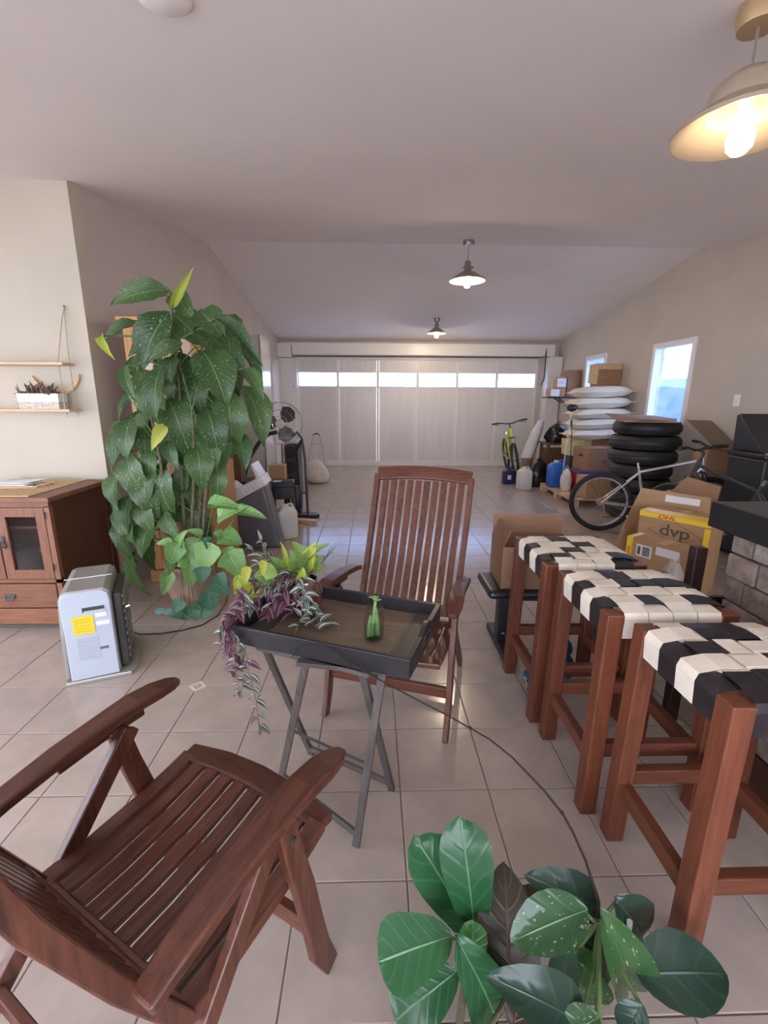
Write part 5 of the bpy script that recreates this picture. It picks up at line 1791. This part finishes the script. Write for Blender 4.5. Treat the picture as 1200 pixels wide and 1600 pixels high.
# crate stand that carries the cushions
cr_ = thing('yellow_crate', 'pale yellow plastic crate beneath the stack of cushions', 'crate', (3.40, 7.46, PZ + .0))
MB().bb(-.2, .55, -.12, .16, 0, .50).build('lower_box', mat('dark_box', (.05, .05, .06), .6, var=.2), cr_, bevel=.004)
MB().prism([(-.23, -.14, .50), (.1, -.14, .50), (.12, -.16, .76), (-.26, -.16, .76)], (0, .3, 0)).build('crate_wall', M_yplastic, cr_, bevel=.006)
for k in range(5):
    MB().bb(-.2 + k * .065, -.185 + k * .065, -.165, -.15, .52, .74).build('rib', M_yplastic, cr_)
MB().bb(.14, .55, -.13, .14, .50, .76).build('carton', M_card3, cr_, bevel=.003)


def cushion(label, loc, w, d, h, rz, tx, ty):
    t = thing('seat_cushion', label, 'cushion', loc, rz, 'cream cushions stacked on the crates')
    n = 10
    vs, fs = [], []
    for side in (1, -1):
        for i in range(n + 1):
            for j in range(n + 1):
                u, v = -1 + 2 * i / n, -1 + 2 * j / n
                b = (max(0, 1 - abs(u) ** 4) * max(0, 1 - abs(v) ** 4)) ** .38
                pin = 1 - .06 * (1 - abs(u) ** 2) * abs(v) - .06 * (1 - abs(v) ** 2) * abs(u)
                z = side * h / 2 * b + .006 * math.sin(5 * u + 3 * v + loc[2] * 9)
                z += u * w / 2 * tx + v * d / 2 * ty
                vs.append((u * w / 2 * pin, v * d / 2 * pin, z + h / 2))
    m = (n + 1) ** 2
    for i in range(n):
        for j in range(n):
            a = i * (n + 1) + j
            fs.append((a, a + 1, a + n + 2, a + n + 1))
            fs.append((m + a, m + a + n + 1, m + a + n + 2, m + a + 1))
    MB().add(vs, fs).build('cushion_body', M_cushion, t, smooth=True)
    ed = []
    for k in range(n + 1):
        ed.append(vs[k])
    for k in range(1, n + 1):
        ed.append(vs[k * (n + 1) + n])
    for k in range(n - 1, -1, -1):
        ed.append(vs[n * (n + 1) + k])
    for k in range(n - 1, 0, -1):
        ed.append(vs[k * (n + 1)])
    MB().tube(ed, .005, 5, True).build('piping', M_cushion, t)
    return t


z = PZ + .762
for k, (x, w, h, rz, tx, ty, lab) in enumerate(((3.58, .90, .165, .0, .03, 0, 'cream cushion at the bottom of the stack, directly on the crates'), (3.60, .88, .16, .02, .03, 0, 'cream cushion second from the bottom of the stack'),
                                            (3.60, .92, .16, -.02, .03, .0, 'cream cushion third from the bottom of the stack'), (3.58, .94, .165, .02, .03, .0, 'cream cushion second from the top of the stack'),
                                            (3.60, .86, .17, .06, .03, .0, 'cream cushion lying on top of the stack'))):
    cushion(lab, (x, 7.42, z), w, .56, h, rz, tx, ty)
    z += h * .995
# broom
brm = thing('broom', 'upright broom with thin pale handle and dark bristle head', 'broom', (3.03, 7.17, 0.123))
MB().tube([(0, 0, 0), (.03, .02, .65), (.06, .03, 1.21)], .008, 8).build('handle', M_milky, brm, smooth=True)
MB().sphere((.065, .03, 1.25), .07, 12, 8, (1.2, .6, .8)).build('brush_head', M_black, brm, smooth=True)
mop = thing('mop_handle', 'thin dark pole with black grip leaning on the cushions', 'pole', (3.12, 7.12, 0.45))
MB().tube([(.0, 0, 0), (-.02, .02, .6), (-.04, .02, .76)], .007, 6).build('pole', M_darkgrey, mop)
MB().tube([(-.032, .02, .64), (-.04, .02, .74)], .016, 8).build('grip', M_black, mop)

# ---- table with black bags, far bicycle, long parcel
tb_ = thing('side_table', 'brown wooden side table loaded with black bags near garage door', 'table', (3.52, 8.46, 0))
MB().bb(-.36, .36, -.2, .22, .70, .735).build('table_top', BRW['X'], tb_, bevel=.004)
for sx in (-1, 1):
    for sy in (-1, 1):
        MB().bb(sx * .32 - .025, sx * .32 + .025, sy * .17 - .025, sy * .17 + .025, 0, .70).build('leg', BRW['Z'], tb_)
MB().bb(-.30, .30, -.16, .18, .15, .62).build('shelf_box', BRW['Z'], tb_)


def blob(name, label, cat, loc, sec, m, n=14, amp=.1, part='bag_body', freq=4):
    t = thing(name, label, cat, loc)
    vs = []
    for z, rx, ry, ox_ in sec:
        for k in range(n):
            a = 2 * PI * k / n
            wv = 1 + amp * math.sin(freq * a + z * 14) + amp * .5 * math.sin(7 * a - z * 8)
            vs.append((ox_ + rx * wv * math.cos(a), ry * wv * math.sin(a), z))
    m_ = len(sec)
    fs = [(i * n + k, i * n + (k + 1) % n, (i + 1) * n + (k + 1) % n, (i + 1) * n + k) for i in range(m_ - 1) for k in range(n)] + [tuple(range(n - 1, -1, -1)), tuple((m_ - 1) * n + k for k in range(n))]
    MB().add(vs, fs).build(part, m, t, smooth=True)
    return t


q = blob('black_bag', 'shiny black rubbish bag on the brown side table', 'bag', (3.38, 8.42, .736), [(0, .17, .13, 0), (.1, .21, .15, 0), (.2, .19, .14, .02), (.28, .12, .1, .0), (.34, .03, .03, 0)], mat('bin_liner', (.015, .015, .016), .25, var=.3), part='bag_body')
MB().tube([(0, 0, .33), (.02, 0, .38), (.05, -.01, .36)], .012, 6).build('knot', M_black, q)
q = blob('black_bag', 'shiny black rubbish bag on the floor behind the white jerry can', 'bag', (2.92, 7.98, 0), [(0, .14, .13, 0), (.12, .18, .16, 0), (.3, .16, .15, .02), (.42, .1, .09, .03), (.5, .03, .03, .03)], MATS['bin_liner'])
MB().tube([(.03, 0, .49), (.04, 0, .54), (.07, -.01, .52)], .012, 6).build('knot', M_black, q)
q = blob('long_parcel', 'long parcel half wrapped in white plastic leaning by the bicycle', 'parcel', (2.82, 8.45, .0), [(0.02, .07, .07, 0), (.2, .10, .09, .03), (.45, .11, .10, .07), (.7, .10, .09, .14), (.95, .085, .07, .22), (1.12, .04, .04, .28)], mat('brown_wrap', (.22, .15, .10), .6, var=.3, scale=10), amp=.06)
vs = [(.45, .118, .108, .07), (.7, .108, .098, .14), (.95, .093, .078, .22), (1.135, .045, .045, .28)]
MB().add([(o_ - .012 + rx * (1 + .05 * math.sin(4 * a)) * math.cos(a), ry * math.sin(a), z_) for z_, rx, ry, o_ in vs for a in [2 * PI * k / 14 for k in range(14)]],
         [(i * 14 + k, i * 14 + (k + 1) % 14, (i + 1) * 14 + (k + 1) % 14, (i + 1) * 14 + k) for i in range(3) for k in range(14)]).build('plastic_sleeve', mat('white_film', (.6, .6, .62), .3, var=.1), q, smooth=True)
# wall shelf with cartons
ws = thing('wall_shelf', 'dark wall shelf near the garage corner carrying cartons', 'shelf', (3.78, 9.35, 1.52))
MB().bb(-.33, .32, -.16, .16, 0, .03).build('shelf_board', DKW['X'], ws, bevel=.003)
for y in (-.1, .1):
    MB().bar((.30, y, -.22), (-.1, y, 0), .02, .02).build('bracket', M_blackm, ws)
    MB().bb(.29, .318, y - .012, y + .012, -.24, 0).build('bracket_plate', M_blackm, ws)
carton('carton', 'tall upright brown carton standing on the dark wall shelf', (3.945, 9.33, 1.5505), .24, .24, .50, M_card3, 0, open_=False)
q = carton('carton', 'squat carton with white paper labels on the dark wall shelf', (3.65, 9.34, 1.5505), .30, .24, .16, M_card, 0, open_=False)
MB().bb(-.14, .03, -.123, -.1205, .01, .14).build('paper_label', M_paper, q)
q = carton('carton', 'small carton with a large handwritten white label atop another carton', (3.72, 9.34, 1.7175), .18, .2, .20, M_card, 0, open_=False)
MB().bb(-.088, .085, -.104, -.1005, .02, .18).build('paper_label', M_paper, q)
for k in range(3):
    MB().tube([(-.06 + .03 * k, -.1045, .09), (-.045 + .03 * k, -.1045, .12), (-.035 + .03 * k, -.1045, .085), (-.02 + .03 * k, -.1045, .11)], .002, 4).build('pen_stroke', M_violet, q)
q = thing('tall_carton', 'big brown carton with pale taped edge before the far window', 'box', (3.865, 7.86, PZ))
MB().bb(-.17, .22, -.12, .12, 0, 1.95).build('carton_body', M_card3, q, bevel=.004)
MB().bb(-.172, .222, -.122, .122, 1.86, 1.952).build('tape_edge', M_card2, q)
MB().prism([(-.17, -.125, 1.95), (-.17, -.125, 1.62), (-.30, -.08, 1.64), (-.30, -.08, 1.93)], (.004, .004, 0)).build('flap', M_card2, q)

# ---- bicycles
def make_bike(label, rear, dirv, fcol, M_frame, R=.345, wb=1.12, saddle=False, head=(.96, .90), seat=(.36, .72), bbp=(.46, .30), lean=0.0, bar_col=M_black, stem_up=.10, rim=M_silver, crank=True):
    t = thing('bicycle', label, 'bicycle', (rear[0], rear[1], 0), math.atan2(dirv[1], dirv[0]))
    if lean:
        t.rotation_euler = (lean, 0, math.atan2(dirv[1], dirv[0]))
        t.location.z = .0065

    def wheel(x):
        wmb = MB()
        pr_ = [(R - .055, -.012), (R - .05, -.022), (R - .02, -.026), (R, -.012), (R + .003, 0), (R, .012), (R - .02, .026), (R - .05, .022), (R - .055, .012)]
        ty = wmb.lathe(pr_ + [pr_[0]], (x, 0, R), 40, RX(PI / 2))
        ty = wmb.build('tyre', M_rubber, t, smooth=True)
        ri = [(R - .075, -.01), (R - .055, -.014), (R - .052, 0), (R - .055, .014), (R - .075, .01), (R - .075, -.01)]
        MB().lathe(ri, (x, 0, R), 40, RX(PI / 2)).build('rim', rim, t, smooth=True)
        sp_ = MB()
        for k in range(20):
            a = 2 * PI * k / 20
            b_ = a + (.5 if k % 2 else -.5)
            sp_.tube([(x + .022 * math.cos(b_), .03 * (1 if k % 2 else -1), R + .022 * math.sin(b_)), (x + (R - .07) * math.cos(a), 0, R + (R - .07) * math.sin(a))], .0013, 4)
        sp_.build('spokes', M_chrome, t)
        MB().lathe([(0, -.05), (.012, -.05), (.012, -.035), (.026, -.03), (.02, 0), (.026, .03), (.012, .035), (.012, .05), (0, .05)], (x, 0, R), 14, RX(PI / 2)).build('hub', M_chrome, t, smooth=True)
    wheel(0)
    wheel(wb)
    hd_, st_, bb = V((head[0], 0, head[1])), V((seat[0], 0, seat[1])), V((bbp[0], 0, bbp[1]))
    fd = (V((wb, 0, R)) - hd_).normalized()
    hl = hd_ + fd * .13
    fr_ = MB().tube([st_ + V((0, 0, -.01)), hd_ + fd * .03], .017, 10).tube([bb, hl - fd * .02], .022, 10).tube([bb, st_ + (st_ - bb).normalized() * .05], .016, 10).tube([hd_ - fd * .02, hl + fd * .02], .023, 10)
    for s in (-1, 1):
        fr_.tube([(0, .055 * s, R), st_ + V((0, .018 * s, -.02))], .009, 8).tube([(0, .055 * s, R), bb + V((0, .03 * s, 0))], .011, 8)
    fr_.build('frame', M_frame, t, smooth=True)
    fk = MB()
    for s in (-1, 1):
        cr0 = hl + fd * .04 + V((0, .055 * s, 0))
        fk.tube([cr0, cr0.lerp(V((wb, .055 * s, R)), .45)], .014, 8)
    fk.build('fork_stanchions', M_chrome, t, smooth=True)
    fk = MB().bar(hl + fd * .04 + V((0, -.07, 0)), hl + fd * .04 + V((0, .07, 0)), .03, .03)
    for s in (-1, 1):
        cr0 = hl + fd * .04 + V((0, .055 * s, 0))
        fk.tube([cr0.lerp(V((wb, .055 * s, R)), .4), (wb, .055 * s, R)], .02, 8)
    fk.build('fork', M_darkgrey, t, smooth=True)
    sb = hd_ - fd * stem_up
    hb = MB().tube([hd_, sb, sb + V((.06, 0, .02))], .014, 8)
    c0 = sb + V((.06, 0, .02))
    hb.tube([c0 + V((-.05, -.33, .03)), c0 + V((-.02, -.18, .03)), c0 + V((0, -.06, 0)), c0 + V((0, .06, 0)), c0 + V((-.02, .18, .03)), c0 + V((-.05, .33, .03))], .012, 8)
    hb = hb.build('handlebar', bar_col, t, smooth=True)
    for s in (-1, 1):
        MB().tube([c0 + V((-.032, .22 * s, .03)), c0 + V((-.05, .34 * s, .03))], .017, 8).build('grip', M_rubber, hb)
        MB().tube([c0 + V((-.01, .17 * s, .025)), c0 + V((.03, .2 * s, .0)), c0 + V((.02, .3 * s, -.005))], .005, 6).build('brake_lever', M_black, hb)
    MB().tube([st_, st_ + (st_ - bb).normalized() * (.22 if saddle else .10)], .013, 8).build('seat_post', M_chrome, t)
    if saddle:
        s0 = st_ + (st_ - bb).normalized() * .23
        MB().prism([s0 + V((-.14, -.07, 0)), s0 + V((-.14, .07, 0)), s0 + V((0, .04, 0)), s0 + V((.13, .02, -.01)), s0 + V((.13, -.02, -.01)), s0 + V((0, -.04, 0))], (0, 0, .04)).build('saddle', M_black, t, bevel=.012)
    if crank:
        MB().lathe([(.05, -.002), (.085, -.002), (.085, .002), (.05, .002), (.05, -.002)], bb + V((0, -.05, 0)), 24, RX(PI / 2)).build('chainring', M_darkgrey, t)
        for s, a in ((-1, -2.6), (1, -2.6 + PI)):
            e = bb + V((.17 * math.cos(a), .07 * s, .17 * math.sin(a)))
            MB().bar(bb + V((0, .065 * s, 0)), e, .014, .024).build('crank_arm', M_chrome, t)
            MB().box(e + V((0, .05 * s, 0)), (.09, .07, .02)).build('pedal', M_silver, t)
        MB().tube([(.03, -.05, R - .03), (.05, -.05, R - .12), (.02, -.05, R - .17)], .012, 6).build('derailleur', M_silver, t)
        MB().lathe([(0, -.01), (.055, -.01), (.04, .015), (0, .015)], (0, -.04, R), 18, RX(PI / 2)).build('cassette', M_chrome, t)
        ch = MB().tube([(0, -.05, R + .05), bb + V((0, -.05, .08))], .004, 4).tube([(.03, -.05, R - .17), bb + V((0, -.05, -.08))], .004, 4)
        ch.build('chain', M_darkgrey, t)
    return t


make_bike('silver mountain bicycle without a saddle in front of the stacked tyres', (2.67, 5.17), (.955, -.295), None, M_silver, wb=1.07)
make_bike('dark grey bicycle behind the open carton by the right wall', (3.47, 3.55), (-.35, .94), None, M_darkgrey, R=.34, wb=1.06, rim=M_black, head=(.86, .92), seat=(.30, .74), crank=True)
make_bike('black bicycle with neon yellow frame leaning at the garage door', (2.98, 9.95), (-.12, -.99), None, M_neon, R=.34, wb=1.05, rim=M_black, head=(.86, .93), seat=(.30, .74), saddle=False, lean=.16, crank=False)

# ---- stack of black tyres with cardboard sheets
tyc = (3.50, 5.86)
z = 0.0
tyl = ['black rubber tyre at the bottom of the stack beside the wall', 'black rubber tyre second from the bottom of the stack', 'black rubber tyre third from the bottom of the stack', 'black rubber tyre at the middle of the stack', 'black rubber tyre third from the top of the stack', 'black rubber tyre second from the top of the stack', 'black rubber tyre on top of the stack under cardboard']
for k in range(7):
    t = thing('tyre', tyl[k], 'tyre', (tyc[0] + random.uniform(-.02, .02), tyc[1] + random.uniform(-.02, .02), z), random.uniform(0, 6), 'black tyres stacked by the right wall')
    r = (.34, .34, .35, .36, .40, .41, .39)[k]
    h = .178
    pr_ = [(r * .62, .02), (r * .78, .004), (r * .93, .012), (r, .05), (r * 1.01, h / 2), (r, h - .05), (r * .93, h - .012), (r * .78, h - .004), (r * .62, h - .02), (r * .6, h / 2), (r * .62, .02)]
    MB().lathe(pr_, seg=36).build('tyre_body', M_rubber, t, smooth=True)
    g_ = MB()
    for zz in (h * .36, h * .64):
        g_.tube([((r * 1.008) * math.cos(a), (r * 1.008) * math.sin(a), zz) for a in [2 * PI * i / 36 for i in range(36)]], .004, 5, True)
    g_.build('tread_rib', M_rubber, t)
    z += h + .0005
cs = thing('cardboard_sheet', 'bent brown cardboard sheet lying across the top tyre', 'cardboard', (tyc[0], tyc[1], z))
MB().prism([(-.55, -.34, .0), (-.40, .30, .07), (.30, .34, .04), (.42, .05, .01), (.10, -.42, .0), (-.25, -.42, .02)], (0, 0, .008)).build('sheet', M_card3, cs)
MB().prism([(-.50, -.40, -.004), (.10, -.46, -.006), (.10, -.40, .0), (-.5, -.34, .0)], (0, 0, .006)).build('torn_edge', M_card2, cs)
ls = thing('leaning_cardboard', 'greyish brown cardboard sheet sloping down from the tyres to the wall', 'cardboard', (3.86, 5.36, .97))
MB().prism([(-.10, .14, .30), (.20, .14, .29), (.22, -.36, .0), (-.06, -.38, .0)], (0, -.008, .004)).build('sheet', mat('grey_board', (.22, .16, .11), .85, var=.12), ls)
q = thing('cardboard_box', 'pale brown cardboard box wedged behind the bicycle handlebar', 'box', (3.92, 5.20, 0))
MB().bb(-.14, .15, -.11, .11, 0, .96).build('carton_body', M_card, q, bevel=.003)
MB().bb(-.14, .15, -.02, .02, .96, .962).build('tape', M_card2, q)

# ---- black case with raised lid on a crate, red box
kc = thing('equipment_case', 'black hard case with raised lid and silver trim by the right wall', 'case', (3.80, 4.27, 0))
MB().bb(-.25, .25, -.22, .22, .03, .98).build('case_body', M_black, kc, bevel=.02)
for sx in (-1, 1):
    for sy in (-1, 1):
        MB().lathe([(0, 0), (.03, 0), (.03, .03), (0, .03)], (sx * .2, sy * .18, 0), 10).build('foot', M_rubber, kc)
MB().bb(-.265, .265, -.235, .235, .98, 1.03).build('rim', M_black, kc, bevel=.015)
MB().bb(-.266, .266, -.243, -.232, 1.025, 1.042).build('silver_trim', M_silver, kc)
MB().prism([(-.24, -.18, 1.032), (-.24, .2, 1.032), (-.24, .22, 1.36), (-.24, .18, 1.38), (-.24, .06, 1.26)], (.48, 0, 0)).build('lid', M_black, kc, bevel=.01)
for x in (-.12, .06):
    MB().tube([(x + .045 * math.cos(a), -.222, .87 + .045 * math.sin(a)) for a in [2 * PI * k / 16 for k in range(16)]], .007, 6, True).build('dial_ring', M_chrome, kc, smooth=True)
q = carton('red_carton', 'small reddish carton against the right wall behind the black case', (3.975, 4.62, .86), .2, .18, .24, mat('red_carton', (.40, .13, .08), .8, var=.1), 0, open_=False)
q = thing('tool_cabinet', 'plain dark cabinet under the small reddish carton', 'cabinet', (3.96, 4.62, 0))
MB().bb(-.10, .13, -.1, .1, 0, .858).build('cabinet_body', M_darkgrey, q, bevel=.004)
MB().bb(-.105, -.1, -.09, .09, .05, .80).build('door', M_darkgrey, q)

# ---- cartons with printed tape between bicycles and stools
big = carton('open_carton', 'large open tan carton with raised flaps and white label', (2.80, 4.05, 0), .56, .40, .56, M_card, -.75)
RB = Matrix.Rotation(.75, 3, 'Z')


def bl(p):
    return RB @ (V(p) - V((2.80, 4.05, 0)))


MB().prism([(-.28, -.20, .56), (.28, -.20, .56), (.27, -.19, .70), (-.27, -.19, .715)], (0, .006, 0)).build('flap', M_card, big)
lf = [bl(atY(1001, 766, 4.06)), bl(atY(1003, 848, 3.98)), bl(atY(956, 868, 3.72)), bl(atY(977, 815, 3.88))]
MB().prism(lf, (-.004, .004, 0)).build('flap', M_card2, big)
MB().prism([(-.16, .19, .56), (.28, .19, .56), (.29, .24, .74), (.02, .24, .80)], (0, .006, 0)).build('flap', M_card3, big)
MB().prism([(.28, -.19, .56), (.28, .19, .56), (.46, .16, .64), (.46, -.2, .60)], (0, 0, .006)).build('flap', mat('grey_flap', (.30, .25, .21), .8, var=.05), big)
MB().prism([(-.06, -.196, .62), (.20, -.196, .615), (.20, -.1925, .672), (-.06, -.1925, .68)], (0, -.002, 0)).build('paper_label', M_paper, big)
dv = carton('logo_carton', 'tan carton printed with a diamond logo and yellow tape', (2.52, 3.56, .0), .52, .28, .60, M_card, -.96, open_=False)
MB().bb(-.261, .262, -.144, -.1405, .562, .60).build('yellow_tape', M_yellow, dv)
MB().bb(-.261, .262, -.144, .0, .604, .608).build('yellow_tape', M_yellow, dv)
MB().bb(.225, .263, -.146, -.1405, .25, .55).build('yellow_tape', M_yellow, dv)
lettering('tape_lettering', 'DHL', M_redink, dv, .040, (-.05, -.1465, .581), (PI / 2, 0, 0), shear=.25, xs=1.7)
lettering('logo_lettering', 'dvp', M_ink, dv, .13, (.02, -.1425, .475), (PI / 2, 0, 0), xs=1.2)
dm = MB()
c_ = V((.02, -.1422, .465))
cor = [c_ + V((-.20, 0, .0)), c_ + V((0, 0, .085)), c_ + V((.20, 0, 0)), c_ + V((0, 0, -.085))]
for k in range(4):
    dm.bar(cor[k], cor[(k + 1) % 4], .0016, .006, up=(0, 1, 0))
dm.build('logo_diamond', M_ink, dv)
sm = carton('shipping_box', 'low shipping box with barcode label in front of the logo carton', (2.125, 3.10, .0), .49, .16, .50, M_card, -1.05, open_=False)
MB().bb(-.17, -.06, -.083, -.0805, .375, .465).build('barcode_label', M_paper, sm)
for k in range(9):
    MB().bb(-.125 + k * .006, -.122 + k * .006 + (.0015 if k % 3 else 0), -.0842, -.083, .385, .455).build('barcode_bar', M_ink, sm)
MB().bb(-.16, -.14, -.0842, -.083, .39, .45).build('barcode_bar', M_ink, sm)
MB().bb(-.03, .13, -.083, -.0805, .42, .48).build('paper_label', M_paper, sm)
MB().bb(-.248, -.205, -.0835, .082, .20, .507).build('yellow_tape', M_yellow, sm)
lettering('tape_lettering', 'DHL', M_redink, sm, .034, (-.226, -.0842, .40), (PI / 2, -PI / 2, 0), shear=.25)
q = blob('plastic_bag', 'small crumpled clear plastic bag on the floor beside the shipping box', 'bag', (1.97, 2.78, 0), [(0, .08, .06, 0), (.2, .09, .07, 0), (.40, .07, .06, 0), (.48, .03, .03, 0)], mat('clear_film', (.6, .58, .56), .2, var=.1, alpha=.55))
MB().tube([(0, 0, .47), (.02, 0, .50), (.03, 0, .48)], .006, 6).build('knot', M_milky, q)

# ---- black-brown wooden chair between bar end and cartons
dc = thing('dark_chair', 'black-brown wooden chair with plain square posts beside the bar end', 'chair', (1.62, 2.06, 0))
for s in (-1, 1):
    MB().bar((s * .18, -.17, 0), (s * .18, -.17, .875), .056, .05, up=(0, 1, 0)).build('back_post', DKW['Z'], dc, bevel=.006)
    MB().bar((s * .18, .17, 0), (s * .18, .17, .44), .042, .042, up=(0, 1, 0)).build('leg', DKW['Z'], dc, bevel=.004)
    MB().bb(s * .18 - .015, s * .18 + .015, -.15, .15, .18, .21).build('stretcher', DKW['Y'], dc)
MB().bb(-.21, .21, -.20, .20, .44, .465).build('seat', DKW['X'], dc, bevel=.006)
for z in (.53, .60):
    MB().bb(-.16, .16, -.182, -.16, z, z + .04).build('back_rail', DKW['X'], dc)

# ---- padded bench with an open box, dumbbells
bq = thing('padded_bench', 'black padded exercise bench on a steel foot behind the stools', 'bench', (1.13, 2.60, 0))
MB().bb(-.455, .46, -.165, .165, .37, .425).build('pad', mat('black_vinyl', (.016, .016, .018), .35, var=.2), bq, bevel=.03, seg=3)
for x in (-.32, .32):
    MB().bb(x - .035, x + .035, -.035, .035, .04, .37).build('post', M_blackm, bq, bevel=.004)
    MB().bb(x - .04, x + .04, -.23, .20, 0, .045).build('foot_bar', M_blackm, bq, bevel=.006)
    MB().lathe([(0, 0), (.012, 0), (.012, .006), (0, .008)], (x, -.036, .09), 10, RX(PI / 2)).build('bolt', M_chrome, bq)
MB().bb(-.32, .32, -.02, .02, .30, .345).build('spine', M_blackm, bq)
ob = carton('open_box', 'open brown cardboard box standing on the black padded bench', (.975, 2.615, .4255), .44, .30, .255, M_card3, -.04, flaps=(('L', 1.95, .10), ('B', 1.35, .12)))
MB().bb(.075, .115, -.153, -.1505, .10, .18).build('paper_label', mat('pale_blue_label', (.55, .66, .85), .6), ob)
MB().bb(.165, .205, -.153, -.1505, .02, .12).build('blue_label', M_blueprint, ob)
M_bluer = mat('blue_rubber', (0.015, 0.07, 0.16), .35, var=.2)


def dumbbell(label, loc, rz, m):
    t = thing('dumbbell', label, 'dumbbell', loc, rz, 'dumbbells under the stools')
    A_ = RY(PI / 2)
    for s in (-1, 1):
        MB().lathe([(0, -.03), (.045, -.03), (.062, -.015), (.062, .015), (.045, .03), (0, .03)], (s * .09, 0, .062), 18, A_).build('weight', m, t, smooth=True)
        MB().lathe([(0, -.01), (.03, -.01), (.03, .01), (0, .01)], (s * .13, 0, .062), 12, A_).build('collar', M_chrome, t)
    MB().tube([(-.14, 0, .062), (.14, 0, .062)], .013, 10).build('grip_bar', M_chrome, t, smooth=True)
    return t


dumbbell('blue dumbbell on the floor under the stool next to the padded bench', (1.10, 2.36, 0), 1.2, M_bluer)
dumbbell('dark dumbbell with chrome bar lying beside the stool leg', (.93, 2.14, 0), .3, M_bluer)
